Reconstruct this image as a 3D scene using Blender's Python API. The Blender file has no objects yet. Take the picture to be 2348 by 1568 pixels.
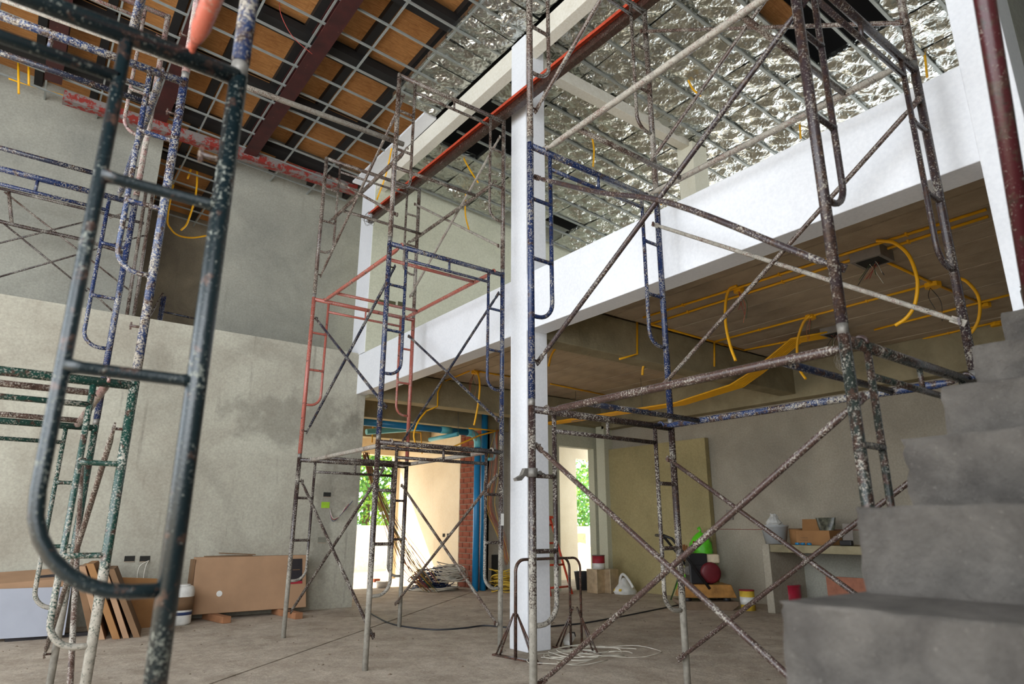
import bpy, math, random
from math import sin, cos, pi, radians, sqrt, atan2
from mathutils import Vector, Matrix
random.seed(7)
sc = bpy.context.scene
COL = sc.collection

# ------------------------------------------------------------------ camera
FPX, CX, CY = 1497.0, 1174.0, 784.0
YAW, PIT, ROLL = radians(36.8), radians(15.88), radians(0.15)
CAM = Vector((-2.254, -4.771, 0.992))
FW = Vector((sin(YAW) * cos(PIT), cos(YAW) * cos(PIT), sin(PIT)))
_r = FW.cross(Vector((0, 0, 1))).normalized()
_u = _r.cross(FW)
RT = _r * cos(ROLL) + _u * sin(ROLL)
UP = _u * cos(ROLL) - _r * sin(ROLL)
cam = bpy.data.cameras.new('camera')
camo = bpy.data.objects.new('camera', cam)
COL.objects.link(camo)
cam.sensor_width = 36.0
cam.lens = FPX / 2348.0 * 36.0
cam.clip_start = 0.02
cam.clip_end = 200
camo.matrix_world = Matrix(((RT.x, UP.x, -FW.x, CAM.x), (RT.y, UP.y, -FW.y, CAM.y), (RT.z, UP.z, -FW.z, CAM.z), (0, 0, 0, 1)))
cam.dof.use_dof = True
cam.dof.focus_distance = 5.2
cam.dof.aperture_fstop = 2.8
sc.camera = camo


def ray(u, v):
    return FW + RT * ((u - CX) / FPX) - UP * ((v - CY) / FPX)


def at(u, v, axis, val):
    """pixel of the 2348x1568 photograph -> point on the plane axis=val"""
    d = ray(u, v)
    k = 'xyz'.index(axis)
    return CAM + d * ((val - CAM[k]) / d[k])


# ------------------------------------------------------------------ world, sun, window light
w = bpy.data.worlds.new('world')
sc.world = w
w.use_nodes = True
nt = w.node_tree
bg = nt.nodes['Background']
bg.inputs['Color'].default_value = (0.86, 0.93, 1.0, 1)
bg.inputs['Strength'].default_value = 4.5

sun = bpy.data.lights.new('sun', 'SUN')
sun.energy = 22.0
sun.angle = radians(1.0)
sun.color = (1.0, 0.90, 0.74)
suno = bpy.data.objects.new('sun', sun)
COL.objects.link(suno)
suno.rotation_euler = Vector((0.5, -0.55, -0.67)).to_track_quat('-Z', 'Y').to_euler()


def area(name, loc, direction, sx, sy, power, color):
    l = bpy.data.lights.new(name, 'AREA')
    l.shape = 'RECTANGLE'
    l.size, l.size_y = sx, sy
    l.energy = power
    l.color = color
    o = bpy.data.objects.new(name, l)
    COL.objects.link(o)
    o.location = loc
    o.rotation_euler = Vector(direction).to_track_quat('-Z', 'Z').to_euler()
    return o


# daylight through the open facade on the hall's left, and through the front window
area('daylight_open_facade', (-6.9, -1.2, 3.0), (1, 0, -0.1), 7.5, 4.9, 300, (0.88, 0.94, 1.0))
area('daylight_front_window', (-4.6, -5.4, 3.0), (0.1, 1, -0.1), 4.0, 4.4, 330, (0.94, 0.97, 1.0))

sc.view_settings.view_transform = 'Standard'
sc.view_settings.look = 'None'
sc.view_settings.exposure = -0.12
sc.view_settings.gamma = 1.0
sc.view_settings.use_curve_mapping = False
sc.cycles.use_denoising = True
sc.cycles.max_bounces = 8
sc.cycles.diffuse_bounces = 6


# ------------------------------------------------------------------ material helpers
def hexc(r, g, b):
    def f(c):
        c /= 255.0
        return c / 12.92 if c <= 0.04045 else ((c + 0.055) / 1.055) ** 2.4
    return (f(r), f(g), f(b), 1)


class NB:
    def __init__(s, name):
        s.m = bpy.data.materials.new(name)
        s.m.use_nodes = True
        s.t = s.m.node_tree
        s.b = s.t.nodes['Principled BSDF']
        s.tc = s.t.nodes.new('ShaderNodeTexCoord')

    def n(s, typ, **kw):
        nd = s.t.nodes.new(typ)
        for k, v in kw.items():
            setattr(nd, k, v)
        return nd

    def lk(s, a, b):
        s.t.links.new(a, b)

    def mapping(s, scale=(1, 1, 1), rot=(0, 0, 0), coord='Object'):
        mp = s.n('ShaderNodeMapping')
        mp.inputs['Scale'].default_value = scale
        mp.inputs['Rotation'].default_value = rot
        s.lk(s.tc.outputs[coord], mp.inputs['Vector'])
        return mp.outputs['Vector']

    def noise(s, vec, scale, detail=4, rough=0.55, dist=0.0):
        nd = s.n('ShaderNodeTexNoise')
        nd.inputs['Scale'].default_value = scale
        nd.inputs['Detail'].default_value = detail
        nd.inputs['Roughness'].default_value = rough
        nd.inputs['Distortion'].default_value = dist
        s.lk(vec, nd.inputs['Vector'])
        return nd.outputs['Fac']

    def ramp(s, fac, a, b, ca=(0, 0, 0, 1), cb=(1, 1, 1, 1)):
        r = s.n('ShaderNodeValToRGB')
        r.color_ramp.elements[0].position = a
        r.color_ramp.elements[1].position = b
        r.color_ramp.elements[0].color = ca
        r.color_ramp.elements[1].color = cb
        s.lk(fac, r.inputs['Fac'])
        return r.outputs['Color']

    def mix(s, fac, a, b, blend='MIX'):
        mx = s.n('ShaderNodeMix', data_type='RGBA', blend_type=blend)
        ins = [i for i in mx.inputs if i.enabled]
        for sock, v in ((mx.inputs[0], fac), (mx.inputs[6], a), (mx.inputs[7], b)):
            if hasattr(v, 'is_output'):
                s.lk(v, sock)
            elif sock == mx.inputs[0]:
                sock.default_value = v
            else:
                sock.default_value = v
        return mx.outputs[2]

    def math(s, op, a, b=0.0):
        nd = s.n('ShaderNodeMath', operation=op)
        for i, v in ((0, a), (1, b)):
            if hasattr(v, 'is_output'):
                s.lk(v, nd.inputs[i])
            else:
                nd.inputs[i].default_value = v
        return nd.outputs[0]

    def bump(s, h, strength=0.3, dist=0.01):
        bp = s.n('ShaderNodeBump')
        bp.inputs['Strength'].default_value = strength
        bp.inputs['Distance'].default_value = dist
        s.lk(h, bp.inputs['Height'])
        s.lk(bp.outputs['Normal'], s.b.inputs['Normal'])

    def fin(s, col, rough=0.6, metal=0.0, spec=0.4):
        if hasattr(col, 'is_output'):
            s.lk(col, s.b.inputs['Base Color'])
        else:
            s.b.inputs['Base Color'].default_value = col
        if hasattr(rough, 'is_output'):
            s.lk(rough, s.b.inputs['Roughness'])
        else:
            s.b.inputs['Roughness'].default_value = rough
        s.b.inputs['Metallic'].default_value = metal
        s.b.inputs['Specular IOR Level'].default_value = spec
        return s.m


MATS = {}


def plain(name, c, rough=0.6, metal=0.0, var=0.12, scale=12.0, spec=0.4, bump=0.0):
    if name in MATS:
        return MATS[name]
    k = NB(name)
    v = k.mapping()
    f = k.noise(v, scale, 5)
    dark = tuple(x * (1 - var * 1.6) for x in c[:3]) + (1,)
    light = tuple(min(1, x * (1 + var)) for x in c[:3]) + (1,)
    col = k.ramp(f, 0.3, 0.7, dark, light)
    if bump:
        k.bump(k.noise(v, scale * 4, 4), bump, 0.01)
    MATS[name] = k.fin(col, rough, metal, spec)
    return MATS[name]


def pipe(name, base, rust=0.35, splat=0.35, white_low=False, big=0.0, splat_c=hexc(160, 154, 142)):
    """old painted scaffold tube: paint, rust blotches, cement splatter"""
    if name in MATS:
        return MATS[name]
    k = NB(name)
    v = k.mapping()
    rn = k.noise(v, 22, 5, 0.65)
    rustc = k.ramp(k.noise(v, 60, 4), 0.3, 0.7, hexc(40, 30, 27), hexc(78, 58, 48))
    col = k.mix(k.ramp(rn, 0.62 - rust * 0.4, 0.70 - rust * 0.35), base, rustc)
    sn = k.noise(v, 120, 4, 0.75)
    ln = k.noise(v, 7, 3)
    fac = k.math('ADD', k.math('MULTIPLY', sn, 0.80), k.math('MULTIPLY', ln, 0.34 + big))
    if white_low:
        sep = k.n('ShaderNodeSeparateXYZ')
        k.lk(k.tc.outputs['Object'], sep.inputs[0])
        low = k.n('ShaderNodeMapRange')
        low.inputs['From Min'].default_value = 0.95
        low.inputs['From Max'].default_value = 0.1
        low.inputs['To Min'].default_value = 0.0
        low.inputs['To Max'].default_value = 0.26
        k.lk(sep.outputs['Z'], low.inputs['Value'])
        fac = k.math('ADD', fac, low.outputs[0])
    t = 0.685 - splat * 0.25 + big * 0.5
    sm = k.ramp(fac, t, t + 0.05)
    sc_ = k.ramp(k.noise(v, 30, 3), 0.3, 0.7, tuple(x * 0.62 for x in splat_c[:3]) + (1,), splat_c)
    col = k.mix(sm, col, sc_)
    rr = k.ramp(sm, 0.0, 1.0, (0.27, 0.27, 0.27, 1), (0.85, 0.85, 0.85, 1))
    k.bump(fac, 0.35, 0.004)
    MATS[name] = k.fin(col, rr, 0.0, 0.5)
    return MATS[name]


def plaster(name, a, b, stain=0.25, streak=0.2, rough=0.85, scale=1.1, blobs=()):
    k = NB(name)
    v = k.mapping()
    f1 = k.noise(v, scale, 6, 0.6, 0.6)
    col = k.ramp(f1, 0.32, 0.68, a, b)
    vs = k.mapping((5, 5, 0.35))
    f2 = k.noise(vs, 2.2, 5, 0.6)
    st = k.ramp(f2, 0.60, 0.78)
    col = k.mix(k.math('MULTIPLY', st, streak), col, tuple(x * 0.45 for x in a[:3]) + (1,))
    f3 = k.noise(v, 0.55, 3, 0.5, 1.0)
    big = k.ramp(f3, 0.58, 0.72)
    col = k.mix(k.math('MULTIPLY', big, stain), col, tuple(x * 0.5 for x in a[:3]) + (1,))
    if blobs:
        sep = k.n('ShaderNodeSeparateXYZ')
        k.lk(k.tc.outputs['Object'], sep.inputs[0])
        wob = k.math('MULTIPLY', k.math('SUBTRACT', k.noise(v, 3.5, 5, 0.6), 0.5), 2.2)
        for bx_, bz_, rx_, rz_, st_ in blobs:
            dx_ = k.math('DIVIDE', k.math('SUBTRACT', sep.outputs['X'], bx_), rx_)
            dz_ = k.math('DIVIDE', k.math('SUBTRACT', sep.outputs['Z'], bz_), rz_)
            dd = k.math('ADD', k.math('SQRT', k.math('ADD', k.math('MULTIPLY', dx_, dx_), k.math('MULTIPLY', dz_, dz_))), wob)
            mk_ = k.ramp(dd, 0.55, 1.15, (1, 1, 1, 1), (0, 0, 0, 1))
            col = k.mix(k.math('MULTIPLY', mk_, st_), col, tuple(x * 0.4 for x in a[:3]) + (1,))
    fine = k.noise(v, 45, 4)
    col = k.mix(0.12, col, k.ramp(fine, 0.3, 0.7), 'OVERLAY')
    k.bump(k.noise(v, 30, 5), 0.12, 0.01)
    MATS[name] = k.fin(col, rough, 0, 0.25)
    return MATS[name]


def mk_concrete(name, a, b, dark=0.35, pit=0.5, scale=4, rough=0.9, bumps=0.5, pits=55, mott=0.0):
    k = NB(name)
    v = k.mapping()
    f = k.noise(v, scale, 8, 0.65, 0.3)
    col = k.ramp(f, 0.32, 0.68, a, b)
    d = k.ramp(k.noise(v, scale * 0.35, 5, 0.6, 0.8), 0.52, 0.70)
    col = k.mix(k.math('MULTIPLY', d, dark), col, tuple(x * 0.4 for x in a[:3]) + (1,))
    if mott:
        mo = k.noise(v, 11, 6, 0.7, 0.5)
        col = k.mix(k.math('MULTIPLY', k.ramp(mo, 0.45, 0.62), mott), col, tuple(x * 0.5 for x in a[:3]) + (1,))
        mo2 = k.noise(v, 17, 5, 0.7, 0.5)
        col = k.mix(k.math('MULTIPLY', k.ramp(mo2, 0.55, 0.66), mott), col, tuple(min(1, x * 1.25) for x in b[:3]) + (1,))
    sp = k.noise(v, pits, 4, 0.7)
    col = k.mix(k.math('MULTIPLY', k.ramp(sp, 0.62, 0.70), pit), col, tuple(min(1, x * 1.5) for x in b[:3]) + (1,))
    dk = k.noise(v, 38, 4, 0.7)
    col = k.mix(k.math('MULTIPLY', k.ramp(dk, 0.66, 0.74), pit), col, tuple(x * 0.35 for x in a[:3]) + (1,))
    k.bump(k.noise(v, 28, 8, 0.7), bumps, 0.02)
    MATS[name] = k.fin(col, rough, 0, 0.2)
    return MATS[name]


# surfaces
M_floor = mk_concrete('floor_concrete', hexc(158, 144, 128), hexc(194, 182, 166), 0.35, 0.6, 3.0, 0.9, 0.5, 55, 0.28)
M_plA = plaster('plaster_lower', hexc(150, 144, 130), hexc(176, 173, 158), 0.45, 0.6, blobs=((0.55, 2.35, 0.95, 0.38, 0.42), (1.05, 1.1, 0.18, 1.1, 0.38), (1.35, 1.9, 0.3, 0.7, 0.3), (-0.9, 2.3, 0.5, 0.3, 0.15)))
M_plB = plaster('plaster_upper', hexc(134, 133, 124), hexc(158, 156, 144), 0.25, 0.25)
M_plR = plaster('plaster_raw', hexc(104, 96, 84), hexc(140, 130, 112), 0.5, 0.3)
M_white = plaster('paint_white', hexc(216, 217, 220), hexc(226, 227, 230), 0.03, 0.04, 0.6)
M_cream = plaster('paint_cream', hexc(214, 210, 190), hexc(226, 222, 204), 0.03, 0.05, 0.7)
M_green = plaster('paint_sage', hexc(186, 186, 164), hexc(200, 199, 178), 0.06, 0.06, 0.75)
M_olive = plaster('plaster_olive', hexc(146, 134, 96), hexc(168, 154, 112), 0.25, 0.2)
M_gwall = plaster('plaster_grey', hexc(144, 136, 122), hexc(166, 158, 142), 0.25, 0.15)
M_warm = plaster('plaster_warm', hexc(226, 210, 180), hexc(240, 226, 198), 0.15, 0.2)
M_stair = mk_concrete('step_concrete', hexc(84, 80, 76), hexc(116, 111, 105), 0.3, 0.5, 9, 0.95, 1.0, 95)
M_slab = mk_concrete('slab_concrete', hexc(164, 147, 126), hexc(190, 173, 150), 0.5, 0.3, 2.0, 0.92, 0.4)
M_beamc = mk_concrete('beam_concrete', hexc(134, 124, 98), hexc(164, 153, 124), 0.5, 0.4, 2.5, 0.92, 0.5)
M_dark = plain('roof_black', hexc(22, 20, 20), 0.9)
M_soffit = plaster('soffit_paint', hexc(206, 200, 186), hexc(216, 211, 198), 0.05, 0.03, 0.8)
M_fence = plain('fence_white', hexc(238, 236, 230), 0.8)
M_ground = mk_concrete('yard_ground', hexc(196, 178, 150), hexc(216, 200, 176), 0.2, 0.3, 1.5)


def mk_osb():
    k = NB('osb_board')
    v1 = k.mapping((3, 26, 26), (0, 0, 0.5))
    v2 = k.mapping((26, 3.5, 26), (0, 0, 0.25))
    a = k.noise(v1, 2.2, 3, 0.6, 1.2)
    b = k.noise(v2, 2.0, 3, 0.6, 1.2)
    col = k.ramp(a, 0.35, 0.66, hexc(132, 86, 46), hexc(186, 132, 78))
    col = k.mix(k.ramp(b, 0.60, 0.68), col, hexc(138, 86, 44))
    col = k.mix(0.35, col, k.ramp(k.noise(k.mapping(), 3, 2), 0.3, 0.7, hexc(142, 94, 50), hexc(190, 138, 84)))
    k.bump(b, 0.2, 0.004)
    return k.fin(col, 0.75, 0, 0.25)


M_osb = mk_osb()


def mk_foil():
    k = NB('silver_foil')
    oi = k.n('ShaderNodeObjectInfo')
    sh = k.n('ShaderNodeVectorMath', operation='SCALE')
    sh.inputs[0].default_value = (37.0, 19.0, 11.0)
    k.lk(oi.outputs['Random'], sh.inputs['Scale'])
    ad = k.n('ShaderNodeVectorMath', operation='ADD')
    k.lk(k.tc.outputs['Object'], ad.inputs[0])
    k.lk(sh.outputs[0], ad.inputs[1])
    v = ad.outputs[0]
    nz = k.n('ShaderNodeTexNoise')
    nz.inputs['Scale'].default_value = 5.0
    nz.inputs['Detail'].default_value = 3.0
    k.lk(v, nz.inputs['Vector'])
    sv = k.n('ShaderNodeVectorMath', operation='SCALE')
    sv.inputs['Scale'].default_value = 0.22
    k.lk(nz.outputs['Color'], sv.inputs[0])
    a2 = k.n('ShaderNodeVectorMath', operation='ADD')
    k.lk(v, a2.inputs[0])
    k.lk(sv.outputs[0], a2.inputs[1])
    hs = []
    for scl in (8.0, 21.0):
        vo = k.n('ShaderNodeTexVoronoi')
        vo.inputs['Scale'].default_value = scl
        k.lk(a2.outputs[0], vo.inputs['Vector'])
        hs.append(vo.outputs['Distance'])
    h = k.math('ADD', hs[0], k.math('MULTIPLY', hs[1], 0.38))
    h = k.math('ADD', h, k.math('MULTIPLY', k.noise(v, 3.0, 2), 0.8))
    k.bump(h, 0.55, 0.06)
    col = k.ramp(k.noise(v, 4, 3), 0.3, 0.7, hexc(184, 186, 180), hexc(210, 211, 204))
    return k.fin(col, 0.31, 1.0, 0.5)


M_foil = mk_foil()
M_zinc = plain('zinc_channel', hexc(158, 162, 158), 0.5, 0.5, 0.08)
M_blackst = plain('black_joist', hexc(24, 22, 21), 0.7)


def mk_primer():
    k = NB('maroon_primer')
    v = k.mapping()
    col = k.ramp(k.noise(v, 6, 4), 0.3, 0.7, hexc(46, 18, 18), hexc(66, 26, 24))
    col = k.mix(k.ramp(k.noise(v, 26, 4, 0.7), 0.66, 0.72), col, hexc(130, 84, 66))
    return k.fin(col, 0.55, 0, 0.4)


M_primer = mk_primer()


def mk_peel():
    k = NB('peeled_primer')
    v = k.mapping()
    col = k.mix(k.ramp(k.noise(v, 9, 5, 0.7), 0.47, 0.53), hexc(120, 112, 108), hexc(128, 42, 34))
    return k.fin(col, 0.6, 0.1, 0.4)


M_peel = mk_peel()
M_redtop = plain('orange_primer', hexc(184, 70, 44), 0.6, 0, 0.18, 30)
M_rusty = pipe('rusty_channel', hexc(60, 36, 30), 0.5, 0.0)
M_yel = plain('yellow_conduit', hexc(232, 170, 22), 0.45, 0, 0.06)
M_cop = plain('wire_copper', hexc(176, 110, 84), 0.5, 0, 0.2, 40)
M_wred = plain('wire_red', hexc(150, 60, 50), 0.5)
M_wgrn = plain('wire_green', hexc(70, 88, 56), 0.5)
M_wwht = plain('wire_white', hexc(206, 200, 186), 0.5)
M_wblk = plain('cable_black', hexc(44, 44, 48), 0.5)
M_wyel = plain('wire_yellow', hexc(206, 172, 60), 0.5)
M_wblu = plain('cable_navy', hexc(44, 58, 96), 0.5)
M_card = plain('cardboard', hexc(162, 128, 98), 0.8, 0, 0.08, 4)
M_cardd = plain('cardboard_dark', hexc(118, 90, 64), 0.85, 0, 0.12, 5)
M_cardo = plain('cardboard_orange', hexc(150, 108, 66), 0.8, 0, 0.1, 5)
M_black = plain('print_black', hexc(38, 34, 36), 0.7)
M_redp = plain('print_red', hexc(150, 34, 46), 0.6)
M_blue = plain('pvc_blue', hexc(30, 120, 170), 0.35, 0, 0.05)
M_cyan = plain('pvc_cyan', hexc(96, 178, 190), 0.35, 0, 0.05)
M_brick = plain('brick_red', hexc(130, 72, 54), 0.9, 0, 0.25, 9, 0.2, 0.4)
M_mort = plain('mortar', hexc(158, 142, 122), 0.95, 0, 0.15, 20)
M_wood = plain('raw_wood', hexc(150, 104, 72), 0.8, 0, 0.2, 6)
M_ladder = plain('ladder_red', hexc(206, 72, 44), 0.5)
M_sand = mk_concrete('sand', hexc(206, 184, 158), hexc(228, 208, 184), 0.1, 0.4, 6, 0.98, 0.6)
M_leafa = plain('leaf_light', hexc(150, 190, 70), 0.6, 0, 0.2, 3)
M_leafb = plain('leaf_mid', hexc(86, 140, 60), 0.6, 0, 0.2, 3)
M_bark = plain('bark', hexc(96, 80, 62), 0.9)
M_steel = plain('bare_steel', hexc(118, 114, 108), 0.55, 0.4, 0.25, 40)
M_rebar = pipe('rebar_rust', hexc(84, 56, 46), 0.5, 0.1)
M_plast = plain('plastic_white', hexc(214, 212, 206), 0.5)
M_limeg = plain('bag_lime', hexc(96, 206, 38), 0.45, 0, 0.2, 6)
M_mach = plain('machine_yellow', hexc(168, 120, 62), 0.55, 0, 0.25, 10)
M_mblk = plain('machine_black', hexc(34, 33, 34), 0.45)
M_mred = plain('machine_red', hexc(104, 28, 36), 0.45)
M_mcrm = plain('machine_cream', hexc(214, 198, 168), 0.5)
M_redb = plain('bucket_red', hexc(168, 40, 60), 0.4)
M_gbuck = pipe('bucket_grey', hexc(170, 172, 172), 0.0, 0.25)
M_board = plain('board_terracotta', hexc(170, 112, 88), 0.8)
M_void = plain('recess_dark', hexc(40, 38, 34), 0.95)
M_lime = plain('switch_lime', hexc(150, 190, 50), 0.6)
M_grbox = plain('grey_steel_box', hexc(128, 120, 112), 0.6)
M_broom = plain('broom_fibre', hexc(140, 92, 52), 0.9)

# scaffold tubes
P_brown = pipe('tube_brown', hexc(48, 36, 34), 0.3, 0.36)
P_brownL = pipe('tube_brown_whitefeet', hexc(50, 38, 36), 0.3, 0.32, True)
P_blue = pipe('tube_blue', hexc(22, 38, 74), 0.2, 0.32)
P_red = pipe('tube_red', hexc(156, 86, 74), 0.1, 0.2)
P_grey = pipe('tube_greyrust', hexc(84, 66, 58), 0.4, 0.40)
P_pink = pipe('tube_pinkwhite', hexc(128, 94, 90), 0.3, 0.5)
P_green = pipe('tube_green', hexc(22, 54, 46), 0.2, 0.30, True)
P_teal = pipe('tube_teal', hexc(13, 25, 28), 0.12, 0.10, splat_c=hexc(120, 122, 112))
P_bluew = pipe('tube_bluewhite', hexc(28, 46, 82), 0.35, 0.42)
P_dgreen = pipe('tube_darkgreen', hexc(40, 46, 42), 0.4, 0.26)
P_purple = pipe('tube_purple', hexc(52, 42, 44), 0.35, 0.2)
P_white = pipe('tube_whitened', hexc(120, 96, 86), 0.3, 0.75)
P_redp = pipe('tube_salmon', hexc(180, 98, 80), 0.08, 0.10)
P_maroon = pipe('tube_maroon', hexc(66, 24, 28), 0.25, 0.10)
P_navy = pipe('tube_navy', hexc(26, 32, 50), 0.25, 0.28)


# ------------------------------------------------------------------ mesh helpers
class MB:
    def __init__(s):
        s.v, s.f, s.sm = [], [], []

    def add(s, vs, fs, smooth=False):
        o = len(s.v)
        s.v += [Vector(p) for p in vs]
        for f in fs:
            s.f.append([o + i for i in f])
            s.sm.append(smooth)
        return s

    def box(s, x0, x1, y0, y1, z0, z1):
        x0, x1 = min(x0, x1), max(x0, x1)
        y0, y1 = min(y0, y1), max(y0, y1)
        z0, z1 = min(z0, z1), max(z0, z1)
        vs = [(x0, y0, z0), (x1, y0, z0), (x1, y1, z0), (x0, y1, z0), (x0, y0, z1), (x1, y0, z1), (x1, y1, z1), (x0, y1, z1)]
        return s.add(vs, [(0, 3, 2, 1), (4, 5, 6, 7), (0, 1, 5, 4), (1, 2, 6, 5), (2, 3, 7, 6), (3, 0, 4, 7)])

    def obox(s, c, ax, ay, az):
        """oriented box, half-axis vectors"""
        c, ax, ay, az = Vector(c), Vector(ax), Vector(ay), Vector(az)
        vs = [c - ax - ay - az, c + ax - ay - az, c + ax + ay - az, c - ax + ay - az, c - ax - ay + az, c + ax - ay + az, c + ax + ay + az, c - ax + ay + az]
        return s.add(vs, [(0, 3, 2, 1), (4, 5, 6, 7), (0, 1, 5, 4), (1, 2, 6, 5), (2, 3, 7, 6), (3, 0, 4, 7)])

    def tube(s, pts, r, n=10, cap=True):
        pts = [Vector(p) for p in pts]
        m = len(pts)
        rs = r if isinstance(r, (list, tuple)) else [r] * m
        tang = []
        for i in range(m):
            a = pts[max(0, i - 1)]
            b = pts[min(m - 1, i + 1)]
            t = (b - a)
            tang.append(t.normalized() if t.length > 1e-9 else Vector((0, 0, 1)))
        ref = Vector((0, 0, 1)) if abs(tang[0].z) < 0.9 else Vector((1, 0, 0))
        nrm = (ref - tang[0] * ref.dot(tang[0])).normalized()
        vs = []
        for i in range(m):
            nrm = (nrm - tang[i] * nrm.dot(tang[i]))
            nrm = nrm.normalized() if nrm.length > 1e-6 else tang[i].orthogonal().normalized()
            bn = tang[i].cross(nrm)
            for k in range(n):
                a = 2 * pi * k / n
                vs.append(pts[i] + (nrm * cos(a) + bn * sin(a)) * rs[i])
        fs = []
        for i in range(m - 1):
            for k in range(n):
                k2 = (k + 1) % n
                fs.append((i * n + k, i * n + k2, (i + 1) * n + k2, (i + 1) * n + k))
        s.add(vs, fs, True)
        if cap:
            o = len(s.v) - m * n
            s.f.append([o + k for k in range(n)][::-1]); s.sm.append(False)
            s.f.append([o + (m - 1) * n + k for k in range(n)]); s.sm.append(False)
        return s

    def lathe(s, c, prof, n=24, axis=(0, 0, 1), smooth=True):
        """prof = [(radius, height)...] along axis from c"""
        c, ax = Vector(c), Vector(axis).normalized()
        a1 = ax.orthogonal().normalized()
        a2 = ax.cross(a1)
        vs = []
        for r, h in prof:
            for k in range(n):
                a = 2 * pi * k / n
                vs.append(c + ax * h + (a1 * cos(a) + a2 * sin(a)) * r)
        fs = []
        for i in range(len(prof) - 1):
            for k in range(n):
                k2 = (k + 1) % n
                fs.append((i * n + k, i * n + k2, (i + 1) * n + k2, (i + 1) * n + k))
        s.add(vs, fs, smooth)
        o = len(s.v) - len(vs)
        s.f.append([o + k for k in range(n)][::-1]); s.sm.append(False)
        s.f.append([o + (len(prof) - 1) * n + k for k in range(n)]); s.sm.append(False)
        return s

    def prism(s, poly, ext):
        """planar polygon (3d points) extruded by vector ext"""
        poly = [Vector(p) for p in poly]
        e = Vector(ext)
        n = len(poly)
        vs = poly + [p + e for p in poly]
        fs = [tuple(range(n))[::-1], tuple(range(n, 2 * n))]
        for i in range(n):
            j = (i + 1) % n
            fs.append((i, j, n + j, n + i))
        return s.add(vs, fs)

    def build(s, name, mat, parent=None, bevel=0.0, seg=2):
        base = parent_loc(parent)
        me = bpy.data.meshes.new(name)
        me.from_pydata([tuple(p - base) for p in s.v], [], s.f)
        me.polygons.foreach_set('use_smooth', s.sm)
        me.update()
        me.materials.append(mat)
        o = bpy.data.objects.new(name, me)
        COL.objects.link(o)
        if parent is not None:
            o.parent = parent
        if bevel:
            b = o.modifiers.new('bevel', 'BEVEL')
            b.width = bevel
            b.segments = seg
            b.limit_method = 'ANGLE'
        return o


LOCS = {}


def parent_loc(p):
    v = Vector((0, 0, 0))
    while p is not None:
        v += LOCS.get(p.name, Vector((0, 0, 0)))
        p = p.parent
    return v


def thing(name, loc, label, cat, group=None):
    o = bpy.data.objects.new(name, None)
    COL.objects.link(o)
    o.empty_display_size = 0.1
    o.location = loc
    LOCS[o.name] = Vector(loc)
    o['label'] = label
    o['category'] = cat
    if group:
        o['group'] = group
    return o


def tag(o, label, cat, group=None, kind=None):
    o['label'] = label
    o['category'] = cat
    if group:
        o['group'] = group
    if kind:
        o['kind'] = kind
    return o


def struct(mb, name, mat, label, cat, bevel=0.0):
    o = mb.build(name, mat, None, bevel)
    return tag(o, label, cat, None, 'structure')


def copy_part(src, parent, loc, rotz=0.0):
    o = src.copy()
    COL.objects.link(o)
    o.parent = parent
    o.location = Vector(loc) - parent_loc(parent)
    o.rotation_euler = (0, 0, rotz)
    return o


def smooth_path(pts, n=8):
    """catmull-rom through points"""
    P = [Vector(p) for p in pts]
    if len(P) < 3:
        return P
    Q = [P[0] * 2 - P[1]] + P + [P[-1] * 2 - P[-2]]
    out = []
    for i in range(1, len(Q) - 2):
        a, b, c, d = Q[i - 1], Q[i], Q[i + 1], Q[i + 2]
        for k in range(n):
            t = k / n
            out.append(0.5 * ((2 * b) + (c - a) * t + (2 * a - 5 * b + 4 * c - d) * t * t + (3 * b - a - 3 * c + d) * t ** 3))
    out.append(P[-1])
    return out


# ================================================================== SETTING
CEIL = lambda x: 6.2 - 0.0624 * x      # underside of the ceiling grid
Z_SLAB, Z_FL2 = 3.15, 3.35             # underside of the first floor slab / its top
XB = 1.372                             # face of the white beam and column line

# floor with the long sawn joint
A0, B0 = Vector((-0.969, 0.237, 0)), Vector((4.062, 4.649, 0))
sl = (B0.y - A0.y) / (B0.x - A0.x)
yL = A0.y + (-8 - A0.x) * sl
yR = A0.y + (8 - A0.x) * sl
g = 0.016
mb = MB()
mb.prism([(-8, 9, -0.15), (-8, yL + g, -0.15), (8, yR + g, -0.15), (8, 9, -0.15)], (0, 0, 0.15))
mb.prism([(-8, -7, -0.15), (8, -7, -0.15), (8, yR - g, -0.15), (-8, yL - g, -0.15)], (0, 0, 0.15))
floor = struct(mb, 'floor', M_floor, 'dusty bare concrete floor with one long straight sawn joint', 'floor')

MB().prism([(-8, yL - g, -0.15), (8, yR - g, -0.15), (8, yR + g, -0.15), (-8, yL + g, -0.15)], (0, 0, 0.125)).build('joint', plain('joint_dirt', hexc(84, 62, 48), 0.95, 0, 0.3, 8), floor)
# crumbs of mortar and grit swept about the floor
rd = random.Random(77)
mb = MB()
for i in range(420):
    x_, y_ = rd.uniform(-2.6, 5.2), rd.uniform(-3.2, 3.6)
    if x_ > 1.2 and rd.random() < 0.3:
        continue
    r_ = rd.uniform(0.003, 0.011) * (1.6 if rd.random() < 0.08 else 1)
    a_ = rd.uniform(0, 6.28)
    ax_ = Vector((cos(a_), sin(a_), 0)) * r_ * rd.uniform(0.8, 2.2)
    ay_ = Vector((-sin(a_), cos(a_), 0)) * r_ * rd.uniform(0.6, 1.1)
    c_ = Vector((x_, y_, r_ * 0.4))
    mb.add([c_ - ax_ - Vector((0, 0, r_ * .4)), c_ - ay_ - Vector((0, 0, r_ * .4)), c_ + ax_ - Vector((0, 0, r_ * .4)), c_ + ay_ - Vector((0, 0, r_ * .4)), c_ + Vector((0, 0, r_ * 0.5))],
           [(0, 1, 4), (1, 2, 4), (2, 3, 4), (3, 0, 4)])
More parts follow.
